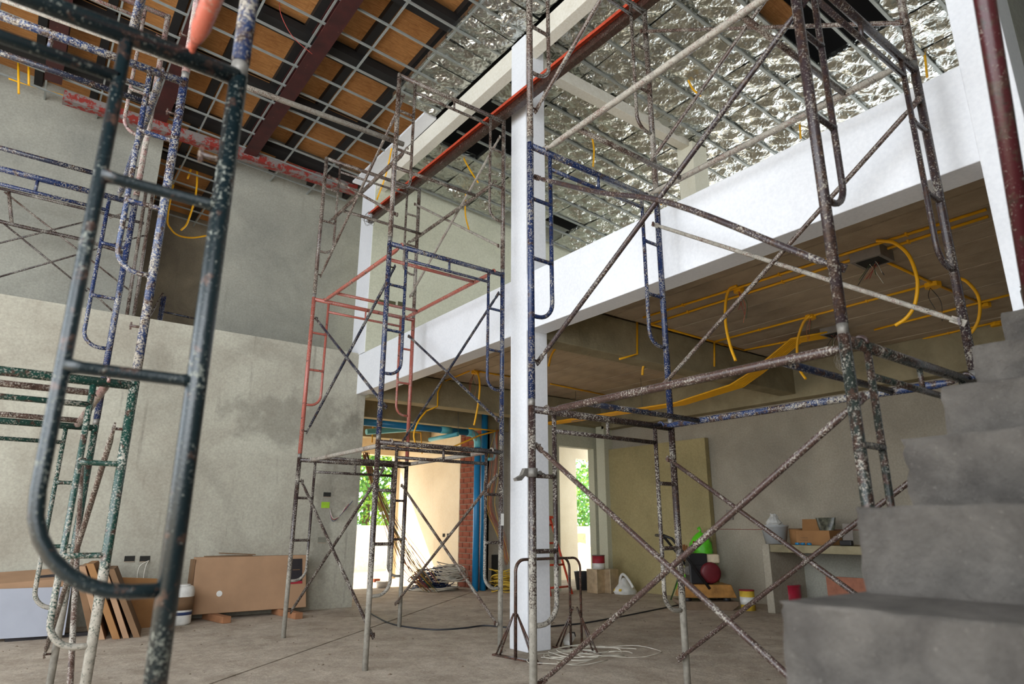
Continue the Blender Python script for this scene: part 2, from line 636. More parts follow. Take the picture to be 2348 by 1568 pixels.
dbr = mb.build('floor_grit', plain('grit', hexc(122, 106, 90), 0.95, 0, 0.4, 5))
tag(dbr, 'scattered grit and mortar crumbs on the concrete floor', 'debris', None, 'stuff')

# lower left wall with its ledge
YW = 3.72
struct(MB().box(-7, 1.52, YW, YW + 0.18, 0, 3.37), 'wall_left', M_plA, 'tall plastered wall below the ledge, behind the flat carton', 'wall')
struct(MB().box(-7, 1.36, YW + 0.18, 8.2, 3.1, 3.33), 'floor_upper_left', M_slab, 'concrete floor slab behind the ledge of the plastered wall', 'floor')
# upper wall set back with an opening
YU = 4.85
struct(MB().box(-7, -1.33, YU, YU + 0.15, Z_FL2, 7.2), 'wall_upper_left', M_plB, 'grey plaster wall above the ledge, left of the dark upstairs opening', 'wall')
struct(MB().box(-0.42, 2.6, YU, YU + 0.15, Z_FL2, 7.2), 'wall_upper_middle', M_plB, 'grey plaster wall above the ledge, between opening and white column', 'wall')
struct(MB().box(-7, 1.6, 7.6, 7.75, Z_FL2, 7.2), 'wall_upper_back', M_plR, 'raw brown rendered wall deep inside the upstairs opening', 'wall')

# columns
struct(MB().box(XB, 1.625, -0.15, 0.1, 0, 6.12), 'column_middle', M_white, 'tall square white column standing behind the tower of scaffolding', 'column', 0.006)
struct(MB().box(XB, 1.44, 3.52, 3.97, Z_FL2, 6.2), 'column_corner', M_white, 'white upstairs column where the beam meets the plastered wall', 'column', 0.006)
pc3 = at(1568, 400, 'y', -0.1)
struct(MB().box(4.15, 4.45, -0.15, 0.1, Z_FL2, 5.9), 'column_upstairs', M_cream, 'cream upstairs column below the foil ceiling, seen above the beam', 'column', 0.006)

# main white beam, right pier
struct(MB().box(XB + 0.012, 1.6, -3.86, YW + 0.06, 2.78, Z_FL2), 'beam_white', M_white, 'long white painted beam edging the first floor', 'beam', 0.006)
struct(MB().box(XB, 1.62, -4.06, -3.85, 0, 7.19), 'wall_pier_right', M_white, 'white painted pier at the right end of the long beam', 'wall', 0.006)
struct(MB().box(1.625, 6.5, -4.035, -3.9, 0, 7.2), 'wall_stairwell', M_plB, 'grey stairwell wall in shade at the top right corner', 'wall')
# enclosing walls out of view
struct(MB().box(-2.4, 8, -5.6, -5.45, 0, 7.2).box(-7, -2.4, -5.6, -5.45, 5.4, 7.2).box(-7, -6.8, -5.6, -5.45, 0, 5.4).box(-6.8, -2.4, -5.6, -5.45, 0, 0.6), 'wall_right', M_plB, 'plaster wall along the far side of the stairs', 'wall')
struct(MB().box(-7.1, -7, -5.6, 8.2, 5.6, 7.2).box(-7.1, -7, -5.6, -5.0, 0, 5.6).box(-7.1, -7, 2.6, 8.2, 0, 3.4).box(-7.1, -7, 2.6, 5.0, 3.4, 5.6), 'wall_facade', M_plB, 'plaster facade wall around the big opening at far left', 'wall')

# roof beams upstairs
struct(MB().box(XB + 0.015, 1.52, -5.4, 3.9, 5.87, 6.11), 'beam_roof_long', M_soffit, 'long pale roof beam on top of the white column', 'beam', 0.006)
struct(MB().box(1.60, 4.2, -0.10, 0.03, 5.84, 5.99), 'beam_roof_cross', M_soffit, 'pale roof beam running from the white column to the cream column', 'beam', 0.005)
mb = MB().prism([(1.20, 1.75, 6.12), (XB + 0.01, 1.75, 6.115), (XB + 0.01, 3.95, 6.115), (1.18, 3.95, 6.12)], (0, 0, 0.03))
struct(mb, 'trim_1', M_white, 'white boarded strip beside the long roof beam', 'trim')

# upstairs green wall
struct(MB().box(1.378, 7.5, 3.5, 3.66, Z_FL2, 6.35), 'wall_upper_green', M_green, 'pale green upstairs wall with switch boxes above the long beam', 'wall')

# ground floor back part
ceil_low = struct(MB().box(1.6, 8, -4.0, 8.2, Z_SLAB + 0.03, Z_FL2), 'ceiling_lower', M_slab, 'plank-marked concrete ceiling under the first floor', 'ceiling')
pw, ng = 0.30, 0.008
plank_src = None
for bay, (ya, yb) in enumerate(((-3.88, -0.17), (0.12, 3.55), (3.85, 8.1))):
    src = MB().box(ng, pw - ng, ya, yb, 0, 0.03).build('plank', M_slab, ceil_low)
    x = 1.61
    first = True
    while x < 7.8:
        if first:
            src.location = (x, 0, Z_SLAB + random.uniform(-0.006, 0.0))
            first = False
        else:
            copy_part(src, ceil_low, (x, 0, Z_SLAB + random.uniform(-0.006, 0.0)))
        x += pw
struct(MB().box(1.6, 6.3, -0.13, 0.1, 2.74, Z_SLAB), 'beam_concrete_front', M_beamc, 'raw concrete beam running back from the white column', 'beam', 0.01)
struct(MB().box(1.52, 6.3, 3.6, 3.84, 2.74, Z_SLAB), 'beam_concrete_middle', M_beamc, 'raw concrete beam in line with the plastered wall', 'beam', 0.01)
struct(MB().box(1.4, 7.8, 4.75, 4.98, 2.66, Z_SLAB), 'beam_concrete_back', M_beamc, 'raw concrete beam above the blue drain pipe', 'beam', 0.01)
struct(MB().box(1.4, 7.8, 6.6, 6.85, 2.62, Z_SLAB), 'beam_concrete_far', M_beamc, 'far raw concrete beam near the sunlit opening', 'beam', 0.01)
struct(MB().box(6.0, 6.25, -3.9, 3.6, 2.68, Z_SLAB), 'beam_concrete_edge', M_beamc, 'raw concrete beam along the top of the grey back wall', 'beam', 0.01)

struct(MB().box(6.2, 6.35, -3.9, 3.6, 0, 3.15), 'wall_back', M_gwall, 'grey plaster back wall behind the concrete counter', 'wall')
pt0, pt1 = at(1395, 1030, 'x', 6.1), at(1615, 1003, 'x', 6.1)
struct(MB().box(6.1, 6.19, pt1.y, pt0.y, 0, pt1.z), 'wall_partition', M_olive, 'olive-tinted partition wall lower than the ceiling behind the compactor', 'wall')
struct(MB().box(6.0, 6.3, pt0.y, pt0.y + 0.2, 0, 2.74), 'wall_jamb', M_green, 'narrow pale wall pillar beside the bright doorway', 'wall')
# door wall with opening
mb = MB().box(4.8, 5.2, 3.83, 3.98, 0, 3.15).box(5.2, 6.02, 3.83, 3.98, 2.36, 3.15).box(6.02, 8.0, 3.83, 3.98, 0, 3.15)
struct(mb, 'wall_door', M_green, 'pale green wall around the doorway right of the white column', 'wall')
struct(MB().box(4.8, 4.95, 3.98, 4.9, 0, 3.15).box(4.27, 4.8, 4.78, 4.9, 0, 3.15), 'wall_niche', M_gwall, 'grey wall beside the blue vertical pipes', 'wall')
# wall behind the doorway, with tall opening to the yard
mb = MB().box(4.95, 7.2, 5.6, 5.75, 0, 3.15).box(7.2, 7.74, 5.6, 5.75, 2.4, 3.15).box(7.74, 9.0, 5.6, 5.75, 0, 3.15)
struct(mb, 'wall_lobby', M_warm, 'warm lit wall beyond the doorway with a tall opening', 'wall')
struct(MB().box(8.0, 8.15, -4, 3.98, 0, 3.35), 'wall_far_right', M_gwall, 'outer wall at the back of the building', 'wall')
# sunlit wall panel and brick section
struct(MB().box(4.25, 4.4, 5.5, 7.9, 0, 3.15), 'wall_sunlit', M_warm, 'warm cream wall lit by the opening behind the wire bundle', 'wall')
wb = struct(MB().box(4.27, 4.4, 4.78, 5.5, 0, 3.15), 'wall_brick', M_mort, 'strip of bare red brickwork beside the blue pipes', 'wall')
bsrc = None
for c in range(34):
    z = 0.012 + c * 0.0925
    y = 4.79 - (0.115 if c % 2 else 0)
    while y < 5.48:
        y0, y1 = max(4.79, y), min(5.48, y + 0.215)
        if y1 - y0 > 0.04:
            if bsrc is None:
                bsrc = {}
            key = round(y1 - y0, 3)
            if key not in bsrc:
                o = MB().box(0, 0.03, 0, y1 - y0, 0, 0.078).build('brick', M_brick, wb)
                o.location = (4.245 + random.uniform(0, 0.008), y0, z)
                bsrc[key] = o
            else:
                copy_part(bsrc[key], wb, (4.245 + random.uniform(0, 0.008), y0, z))
        y += 0.23
# outer back wall with the opening to the terrace
struct(MB().box(1.4, 4.5, 7.9, 8.1, 2.45, 3.35).box(4.18, 4.6, 7.9, 8.1, 0, 2.45).box(-7, -3.0, 7.9, 8.1, 0, 3.35).box(-3.0, 1.4, 7.9, 8.1, 2.45, 3.35), 'wall_terrace', M_warm, 'outer wall around the sunlit terrace opening', 'wall')

# ---- outside
struct(MB().box(-12, 30, 8.15, 34, -0.2, -0.02), 'ground_yard', M_ground, 'bright sunlit yard ground outside the openings', 'ground')
struct(MB().box(-12, 30, 11.0, 11.2, -0.05, 1.04), 'wall_garden', M_fence, 'white garden wall outside the openings', 'wall')

# ---- upper ceiling: deck, boards, joists, channels, foil batts
ceil_up = struct(MB().box(-7.1, 8.2, -5.6, 7.8, 7.2, 7.35), 'ceiling_upper', M_dark, 'unfinished roof ceiling with boards, steel grid and foil batts', 'ceiling')
tilt = math.atan(0.0624)


def ceil_part(src, x, y, dz, rz=0.0):
    o = src.copy()
    COL.objects.link(o)
    o.parent = ceil_up
    o.location = (x, y, CEIL(x) + dz)
    o.rotation_euler = (0, tilt, rz)
    return o


def one(mb, name, mat, x, y, dz, rz=0):
    o = mb.build(name, mat, ceil_up)
    o.location = (x, y, CEIL(x) + dz)
    o.rotation_euler = (0, tilt, rz)
    return o


# boards
bx, by = 0.61, 1.22
src = None
ROOF0 = 0.30
ix = 0
xs = -5.9
while xs < 1.4:
    for j in range(8):
        y = -2.1 + j * 1.25
        m = MB().box(0.01, bx - 0.01, 0.01, by - 0.01, 0, 0.015)
        if src is None:
            src = one(m, 'board', M_osb, xs, y, ROOF0)
        else:
            ceil_part(src, xs, y, ROOF0 + random.uniform(-0.004, 0.004))
    xs += bx
# black joists along Y and black beams along X
src = None
xs = -5.9
while xs < 1.5:
    if src is None:
        src = one(MB().box(-0.045, 0.045, -2.2, 7.6, -0.10, 0), 'joist', M_blackst, xs, 0, ROOF0 - 0.01)
    else:
        ceil_part(src, xs, 0, ROOF0 - 0.01)
    xs += bx
src = None
for j in range(9):
    y = -2.13 + j * 1.25
    if src is None:
        src = one(MB().box(-4.2, 3.2, -0.1, 0.1, -0.1, 0.0), 'roof_purlin', M_blackst, -1.9, y, ROOF0 - 0.1)
    else:
        ceil_part(src, -1.9, y, ROOF0 - 0.1)
# dark underlay above the foil side
one(MB().box(-3.2, 3.4, -5.4, 3.5, 0.0, 0.02), 'roof_underlay', M_dark, 4.8, 0, 0.45)
# primer red roof steel (I beams along Y), hanging through the grid
for xk in (-0.30, -1.49, -2.68, -3.87):
    m = MB().box(-0.09, 0.09, -1.6, 4.2, -0.005, 0.015).box(-0.09, 0.09, -1.6, 4.2, 0.20, 0.215).box(-0.006, 0.006, -1.6, 4.2, 0.015, 0.20)
    o = m.build('roof_steel_beam', M_primer, ceil_up)
    o.location = (xk, 0, CEIL(xk) - 0.06)
# steel beam along the wall
m = MB().box(-2.55, 1.36, 4.16, 4.30, 0, 0.012).box(-2.55, 1.36, 4.16, 4.30, 0.12, 0.132).box(-2.55, 1.36, 4.165, 4.172, 0.012, 0.12)
o = m.build('wall_steel_beam', M_peel, ceil_up)
o.location = (0, 0, 6.10)
o.rotation_euler = (0, 0.0, 0)

# furring channels of the left grid
ch = None
k = -6
while True:
    y = 0.28 + 0.43 * k
    if y > 7.4:
        break
    m = MB().box(-3.6, 3.6, -0.0115, 0.0115, 0.0, 0.02)
    if ch is None:
        ch = one(m, 'furring_channel', M_zinc, -2.25, y, 0)
    else:
        ceil_part(ch, -2.25, y, 0)
    k += 1
cy_ = None
for k in range(11):
    x = 0.78 - 0.59 * k
    m = MB().box(-0.010, 0.010, -2.3, 7.4, 0.02, 0.045)
    if cy_ is None:
        cy_ = one(m, 'main_channel', M_zinc, x, 0, 0.0)
    else:
        ceil_part(cy_, x, 0, 0.0)
# furring channels of the foil side
ch2 = None
for k in range(22):
    y = 3.38 - 0.405 * k
    m = MB().box(-2.85, 2.85, -0.015, 0.015, 0.0, 0.022)
    if ch2 is None:
        ch2 = one(m, 'furring_channel', M_zinc, 4.55, y, -0.03)
    else:
        ceil_part(ch2, 4.55, y, -0.03)


# foil batts
def batt_mesh(seed, lx, ly):
    rnd = random.Random(seed)
    nx, ny = 16, 12
    ph = [(rnd.uniform(2, 16), rnd.uniform(2, 16), rnd.uniform(0, 6.28), rnd.uniform(0.002, 0.010)) for _ in range(14)]
    m = MB()
    vs = []
    for i in range(nx + 1):
        for j in range(ny + 1):
            u, v = i / nx, j / ny
            edge = min(u, 1 - u, v, 1 - v)
            z = -0.018 * min(1, edge * 6)
            for a, b, c, d in ph:
                z += d * sin(a * u * 1.4 + b * v + c) * min(1, edge * 8)
            vs.append(((u - 0.5) * lx, (v - 0.5) * ly, z + rnd.uniform(-0.004, 0.004)))
    fs = [(i * (ny + 1) + j, i * (ny + 1) + j + 1, (i + 1) * (ny + 1) + j + 1, (i + 1) * (ny + 1) + j) for i in range(nx) for j in range(ny)]
    m.add(vs, fs, True)
    x, y = lx / 2, ly / 2
    m.add([(-x, -y, 0), (x, -y, 0), (x, y, 0), (-x, y, 0), (-x, -y, 0.07), (x, -y, 0.07), (x, y, 0.07), (-x, y, 0.07)],
          [(4, 5, 6, 7), (0, 1, 5, 4), (1, 2, 6, 5), (2, 3, 7, 6), (3, 0, 4, 7)])
    return m


batts = []
def put_batt(x, y, dz, lx=0.6, ly=0.39, kind='a'):
    key = (kind, random.randrange(6))
    for kk, o in batts:
        if kk == key:
            q = ceil_part(o, x, y, dz)
            break
    else:
        q = one(batt_mesh(hash(key) % 999 + key[1] * 17, lx, ly), 'foil_batt', M_foil, x, y, dz)
        batts.append((key, q))
    q.rotation_euler = (random.uniform(-0.05, 0.05), tilt + random.uniform(-0.03, 0.03), random.uniform(-0.02, 0.02))


random.seed(21)
holes = {(0, 3), (0, 4), (0, 5), (1, 4), (4, 0), (4, 1), (3, 0), (3, 13), (3, 14), (2, 13), (2, 14)}
for i in range(9):
    for j in range(21):
        if (i, j) in holes:
            continue
        put_batt(1.98 + i * 0.615, 3.18 - j * 0.405, 0.0)
for j in range(9):
    put_batt(1.06, 1.55 - j * 0.43, 0.03, 0.62, 0.42, 'b')

hd = ray(1705, 25)
hp = CAM + hd * ((6.45 - 0.0624 * CAM.x - CAM.z) / (hd.z + 0.0624 * hd.x))
one(MB().box(-0.45, 0.45, -0.35, 0.35, 0, 0.015), 'board', M_osb, hp.x, hp.y, 0.22)
# staircase
XS0, ZS0, TR, RI = -1.096, 0.864, 0.308, 0.1728
st = thing('staircase', (-2.33, -4.7, 0), 'rough cast concrete staircase climbing at the right edge', 'stairs')
st['kind'] = 'structure'
rs = random.Random(5)
for k in range(-4, 11):
    x0 = XS0 + k * TR
    z1 = ZS0 + k * RI
    xe = min(x0 + TR + 0.04, 3.6)
    # riser block with a slightly rough left edge
    n = 9
    m = MB()
    y0 = -4.04 + rs.uniform(-0.008, 0.008)
    cols = []
    zb = max(0.0, z1 - RI * 2.2) if k > -3 else 0.0
    ys = [y0, y0 - 0.010] + [y0 - 0.05 * q_ for q_ in range(1, 14)] + [y0 - 1.0, -5.44]
    prof_z = [zb] + [zb + (z1 - zb) * t for t in (0.2, 0.35, 0.5, 0.58, 0.66, 0.74, 0.8, 0.86, 0.91, 0.95)] + [z1 - 0.006, z1]
    grid = []
    for a, yy in enumerate(ys):
        row = []
        for b, zz in enumerate(prof_z):
            top_ = len(prof_z) - 1
            jx = rs.uniform(-0.0012, 0.0012)
            jy = rs.uniform(-0.006, 0.006) if a == 0 else 0
            jz = rs.uniform(-0.003, 0.002) if b == top_ else (rs.uniform(-0.002, 0.002) if b == top_ - 1 else 0)
            dx = 0.005 if (a == 0 or b == top_) else 0
            row.append((x0 + dx + jx, yy + jy, zz + jz))
        grid.append(row)
    vs = [p for row in grid for p in row]
    nb = len(prof_z)
    fs = [(a * nb + b, a * nb + b + 1, (a + 1) * nb + b + 1, (a + 1) * nb + b) for a in range(len(ys) - 1) for b in range(nb - 1)]
    o_ = len(vs)
    # tread, ends
    back = [(xe, p[1], p[2]) for p in (grid[0][-1], grid[-1][-1])]
    vs += back + [(xe, grid[0][0][1], zb), (xe, grid[-1][0][1], zb)]
    tl = [a * nb + nb - 1 for a in range(len(ys))]
    fs.append(tuple(tl + [o_ + 1, o_]))
    fs.append(tuple([b for b in range(nb)][::-1] + [o_ + 2, o_]))
    fs.append((o_, o_ + 1, o_ + 3, o_ + 2))
    m.add(vs, fs)
    m.build('step', M_stair, st)

# ================================================================== SCAFFOLDING
RO, RI_ = 0.0213, 0.0135


def flat_end(mb, p, d, r=0.014):
    """flattened end plate of a brace at p pointing along d"""
    d = Vector(d).normalized()
    side = d.cross(Vector((0, 0, 1)))
    side = side.normalized() if side.length > 1e-6 else Vector((1, 0, 0))
    up = side.cross(d)
    mb.obox(Vector(p) - d * 0.01, d * 0.035, side * 0.004, up * 0.016)


def sc_frame(root, x0, y, z0, m, W=1.2, top=False, m2=None, inn=0.165, rad=0.11, rungs=(0.87, 1.27), zt=1.64):
    """one ladder frame of the tower, in the plane y; two posts and the top bar, with its smaller tubes as pieces"""
    m2 = m2 or m
    x1 = x0 + W
    z = lambda t: z0 + t
    mb = MB()
    for x in (x0, x1):
        mb.tube([(x, y, z(0.0)), (x, y, z(1.66 if not top else 1.655))], RO, 14)
    mb.tube([(x0, y, z(zt)), (x1, y, z(zt))], RO, 14)
    fr = mb.build('frame', m, root)
    for s, xo in ((1, x0), (-1, x1)):
        xi = xo + s * inn
        arc = [(xi, y, z(zt - 0.01)), (xi, y, z(0.51 + rad))]
        for q in range(1, 8):
            a = q / 7 * pi / 2
            arc.append((xi - s * (rad - rad * cos(a)), y, z(0.50 + rad - rad * sin(a))))
        arc.append((xo, y, z(0.50)))
        MB().tube(arc, RI_, 10).build('ladder_loop', m2, fr)
        for zz in rungs:
            MB().tube([(xo, y, z(zz)), (xo + s * 0.03, y, z(zz)), (xi - s * 0.03, y, z(zz)), (xi, y, z(zz))], [0.018, 0.0125, 0.0125, 0.017], 10).build('rung', m2, fr)
    MB().tube([(x0 + inn, y, z(zt - 0.11)), (x1 - inn, y, z(zt - 0.11))], 0.0135, 10).build('lower_bar', m2, fr)
    xm = (x0 + x1) / 2
    MB().tube([(xm, y, z(zt - 0.11)), (xm, y, z(zt))], 0.011, 8).build('strut', m2, fr)
    for s, xo in ((1, x0), (-1, x1)):
        for zz in (0.23, 1.43):
            MB().tube([(xo, y, z(zz)), (xo + s * 0.062, y, z(zz))], 0.0065, 8).obox((xo + s * 0.056, y, z(zz)), (0.004, 0, 0), (0, 0.006, 0), (0, 0, 0.018)).build('brace_stud', M_rebar, fr)
        if not top:
            MB().tube([(xo, y, z(1.655)), (xo, y, z(1.702))], 0.0195, 12).build('coupling_pin', M_steel, fr)
    return fr


def sc_brace(root, p, q, m, r=0.0135, bend=None):
    p, q = Vector(p), Vector(q)
    d = (q - p).normalized()
    mb = MB()
    pts = [p, p + d * 0.05, p + d * 0.09]
    rad = [r * 0.5, r * 0.7, r]
    if bend:
        for t, off in bend:
            pts.append(p.lerp(q, t) + Vector(off))
            rad.append(r)
        mid = smooth_path(pts[2:] + [q - d * 0.09], 6)
        pts = pts[:2] + mid
        rad = rad[:2] + [r] * len(mid)
        pts += [q - d * 0.05, q]
        rad += [r * 0.7, r * 0.5]
    else:
        pts += [q - d * 0.09, q - d * 0.05, q]
        rad += [r, r * 0.7, r * 0.5]
    mb.tube(pts, rad, 10)
    flat_end(mb, p, -d)
    flat_end(mb, q, d)
    return mb.build('cross_brace', m, root)


def sc_braces(root, x0, W, ya, yb, z0, ms, skip=(), bends={}):
    """crossed braces on both long sides"""
    for s, xo in ((1, x0), (-1, x0 + W)):
        for w_, (za, zb) in enumerate(((0.23, 1.43), (1.43, 0.23))):
            key = (s, w_)
            if key in skip:
                continue
            xx = xo + s * (0.042 + 0.012 * w_)
            m = ms[0] if s > 0 else ms[1]
            if isinstance(m, (tuple, list)):
                m = m[w_]
            sc_brace(root, (xx, ya, z0 + za), (xx, yb, z0 + zb), m, bend=bends.get(key))


def hook(fr, x, y, z, s, m):
    pts = [(x, y + s * -0.09, z), (x, y + s * -0.045, z + 0.012)]
    for q in range(0, 7):
        a = pi * q / 6
        pts.append((x, y - s * 0.03 * cos(a), z - 0.002 + 0.032 * sin(a)))
    MB().tube(pts, 0.0075, 8).build('hook', m, fr)


def sc_deck(root, x0, W, ya, yb, z, m, m2=None, mside=None, crossbars=True):
    """horizontal tie frame hung between two ladder frames"""
    m2 = m2 or m
    xa, xb = x0 + 0.11, x0 + W - 0.11
    fr = None
    for i, x in enumerate((xa, xb)):
        mm = m if i == 0 else (mside or m)
        mb = MB().tube([(x, ya + 0.035, z), (x, ya + 0.07, z), (x, ya + 0.12, z), (x, yb - 0.12, z), (x, yb - 0.07, z), (x, yb - 0.035, z)],
                       [0.004, 0.013, 0.02, 0.02, 0.013, 0.004], 12)
        o = mb.build('tie_tube', mm, root)
        hook(o, x, ya, z, -1, mm)
        hook(o, x, yb, z, 1, mm)
        fr = fr or o
    if crossbars:
        for y in (ya + 0.32, yb - 0.32):
            MB().tube([(xa, y, z), (xb, y, z)], 0.0165, 10).build('tie_crossbar', m2, fr)


# ---- middle tower
WM, SM = 1.2, 1.785
tm = thing('scaffold_tower', (0, 0, 0), 'three-lift scaffold tower with brown, blue and red lifts left of the white column', 'scaffold')
for y, ms in ((0.0, (P_brownL, P_blue, P_grey)), (SM, (P_brownL, P_red, P_grey))):
    for k in range(3):
        sc_frame(tm, 0.0, y, 1.7 * k, ms[k], WM, top=(k == 2))
sc_braces(tm, 0, WM, 0, SM, 0, (P_brown, P_grey))
sc_braces(tm, 0, WM, 0, SM, 1.7, (P_navy, P_navy))
sc_braces(tm, 0, WM, 0, SM, 3.4, (P_grey, P_white))
sc_deck(tm, 0, WM, 0, SM, 1.64, P_white, P_brown)
sc_deck(tm, 0, WM, 0, SM, 3.34, P_red, P_red)
sc_deck(tm, 0, WM, 0, SM, 4.29, P_grey, P_grey)
o = MB().obox((1.2, -0.0225, 1.06), (0.014, 0, 0), (0, 0.0015, 0), (0, 0, 0.05)).build('sticker', M_plast, tm)
o['label'] = 'small white printed sticker on a brown tube'

# ---- right tower (beside the stairs)
RX, RY, SR = 0.035, -3.69, 1.79
trr = thing('scaffold_tower', (RX, RY, 0), 'three-lift brown and blue scaffold tower standing against the concrete stairs', 'scaffold')
for y, ms in ((RY + SR, (P_brownL, P_blue, P_grey)), (RY, (P_dgreen, P_purple, P_grey))):
    for k in range(3):
        sc_frame(trr, RX, y, 1.7 * k, ms[k], 1.2, top=(k == 2))
P_brn2 = pipe('tube_brown_brace', hexc(66, 48, 44), 0.4, 0.24)
sc_braces(trr, RX, 1.2, RY, RY + SR, 0, (P_brn2, P_brn2))
sc_braces(trr, RX, 1.2, RY, RY + SR, 1.7, ((P_brn2, P_purple), (P_white, P_grey)), skip={(1, 0)})
# the bent brace
xx = RX + 0.045
sc_brace(trr, (xx, RY, 1.7 + 0.23), (xx, RY + SR, 1.7 + 1.43), P_purple, 0.0145, [(0.42, (0, 0, 0.075)), (0.7, (0, 0, 0.02))])
sc_braces(trr, RX, 1.2, RY, RY + SR, 3.4, (P_grey, P_grey))
sc_deck(trr, RX, 1.2, RY, RY + SR, 1.64, P_brn2, P_navy, P_bluew)
sc_deck(trr, RX, 1.2, RY, RY + SR, 3.34, P_white, P_grey, P_white)

# swivel clamp on the tower post
cp = Vector((RX, RY + SR, 1.285))
cl = thing('tube_clamp', cp, 'steel swivel clamp gripping the brown scaffold post before the white column', 'clamp')
MB().lathe(cp - Vector((0, 0, 0.025)), [(0.0225, 0), (0.031, 0.002), (0.031, 0.048), (0.0225, 0.05)], 20).build('collar', M_steel, cl)
MB().prism([cp + Vector((-0.03, -0.004, -0.02)), cp + Vector((-0.05, -0.004, -0.02)), cp + Vector((-0.075, -0.004, -0.045)), cp + Vector((-0.105, -0.004, -0.05)), cp + Vector((-0.112, -0.004, -0.035)), cp + Vector((-0.1, -0.004, -0.03)), cp + Vector((-0.07, -0.004, -0.015)), cp + Vector((-0.05, -0.004, 0.022)), cp + Vector((-0.03, -0.004, 0.022))], (0, 0.03, 0)).build('jaw', M_steel, cl)
MB().tube([cp + Vector((0.028, 0, 0)), cp + Vector((0.085, 0, -0.004))], 0.007, 8).lathe(cp + Vector((0.05, 0, 0)), [(0.014, 0), (0.014, 0.012)], 6, (1, 0, 0), False).build('bolt', M_steel, cl)

# ---- left tower
LX, LY, SL = -1.866 - 1.2, -1.24, 1.74
tl_ = thing('scaffold_tower', (LX, LY, 0), 'green and blue scaffold tower near the left edge before the cartons', 'scaffold')
for y, ms in ((LY, (P_green, P_bluew, P_pink)), (LY + SL, (P_green, P_blue, P_pink))):
    for k in range(3):
        sc_frame(tl_, LX, y, 1.7 * k, ms[k], 1.2, top=(k == 2))
sc_braces(tl_, LX, 1.2, LY, LY + SL, 0, (P_grey, P_grey))
sc_braces(tl_, LX, 1.2, LY, LY + SL, 1.7, (P_grey, P_grey), skip={(-1, 0), (-1, 1)})
sc_deck(tl_, LX, 1.2, LY, LY + SL, 1.64, P_pink, P_grey)
sc_deck(tl_, LX, 1.2, LY, LY + SL, 3.34, P_bluew, P_navy)

# ---- near tower (the photographer stands inside it), one pair of legs on the stairs
FX, FY, ZF = -1.98 - 1.2, -3.3, 0.375
tf = thing('scaffold_tower', (FX, FY, 0), 'dark teal scaffold frame close to the lens at left', 'scaffold')
P_tealf = P_teal
for y in (FY, FY - 1.78):
    sc_frame(tf, FX, y, ZF, P_teal, 1.2, inn=0.235, rad=0.17, rungs=(0.91, 1.315), zt=1.66)
    sc_frame(tf, FX, y, ZF + 1.7, P_bluew, 1.2, top=True)
for x in (FX, FX + 1.2):
    for y in (FY, FY - 1.78):
        zb = 0.346 if (y < -4.04 and x > -2.33) else 0.0
        MB().tube([(x, y, zb), (x, y, ZF + 0.05)], 0.017, 10).box(x - 0.06, x + 0.06, y - 0.06, y + 0.06, zb, zb + 0.008).build('base_jack', P_grey, tf)
sc_deck(tf, FX, 1.2, FY - 1.78, FY, ZF + 1.665, P_redp, P_redp)
# tie tubes from the near tower's upper lift to the left tower
for x in (FX + 1.2 - 0.17,):
    y0, y1 = -3.26, LY
    mb = MB().tube([(x, y0, 3.36), (x, y1 - 0.16, 3.36), (x, y1 - 0.09, 3.355), (x, y1 - 0.03, 3.35)], [0.02, 0.02, 0.012, 0.004], 12)
    tag(mb.build('loose_tube', P_bluew), 'blue-white tube with a pencil point spanning the two left towers', 'tube')

# ---- long rusty tube across the hall to the middle tower
pA, pB = at(20, 2, 'y', 0.03), at(925, 331, 'y', 0.03)
dv = (pA - pB).normalized()
tag(MB().tube([pB, pB + dv * 3.6], 0.0235, 14).build('loose_tube', P_white), 'long rusty white-splashed tube running level to the middle tower', 'tube')

# ---- scaffold remains on the upper floor, behind the ledge
YS = 4.42
ut = thing('scaffold_tower', at(303, 722, 'y', YS), 'grey weathered scaffold standing upstairs behind the ledge', 'scaffold')


def ptube(pts, r, name, m, parent, axis='y', val=YS, n=8, sm=False):
    P = [at(q[0], q[1], axis, val if len(q) < 3 else q[2]) for q in pts]
    if sm:
        P = smooth_path(P)
    return MB().tube(P, r, n).build(name, m, parent)


for a, b in (((352, 430), (303, 748)), ((336, 430), (287, 748))):
    ptube([a, b], 0.0213, 'post', P_grey, ut)
ptube([(-30, 424), (330, 512)], 0.02, 'top_bar', P_brown, ut)
ptube([(-30, 500), (60, 522), (190, 550), (285, 580)], 0.024, 'sagging_bar', P_brown, ut, sm=True)
ptube([(20, 440), (27, 512)], 0.02, 'strut', P_grey, ut)
for a, b in (((10, 440), (300, 668)), ((-20, 562), (205, 506)), ((8, 512), (200, 668)), ((-20, 640), (330, 540)), ((250, 500), (285, 488)), ((200, 660), (262, 716))):
    ptube([a, b], 0.011, 'cross_brace', P_brown if a[0] < 9 else P_grey, ut)
# tall stack of posts reaching up to the ceiling left of the opening
bq = at(362, 738, 'y', 5.4)
bf = thing('trestle', (bq.x, 5.4, 3.33), 'small blue steel trestle behind the ledge in the upstairs opening', 'trestle')
for u in (373, 379):
    q = at(u, 680, 'y', 5.4)
    MB().tube([q, (q.x - 0.02, 5.4, 3.33)], 0.018, 8).build('post', P_blue, bf)
q = at(374, 672, 'y', 5.4)
MB().tube([q, (q.x - 0.3, 5.4, 3.33)], 0.015, 8).build('brace', P_grey, bf)
MB().tube([at(372, 714, 'y', 5.4), at(490, 740, 'y', 5.4)], 0.015, 8).build('crossbar', P_navy, bf)
q = at(490, 740, 'y', 5.4)
MB().tube([q, (q.x, 5.4, 3.33)], 0.015, 8).build('post', P_navy, bf)

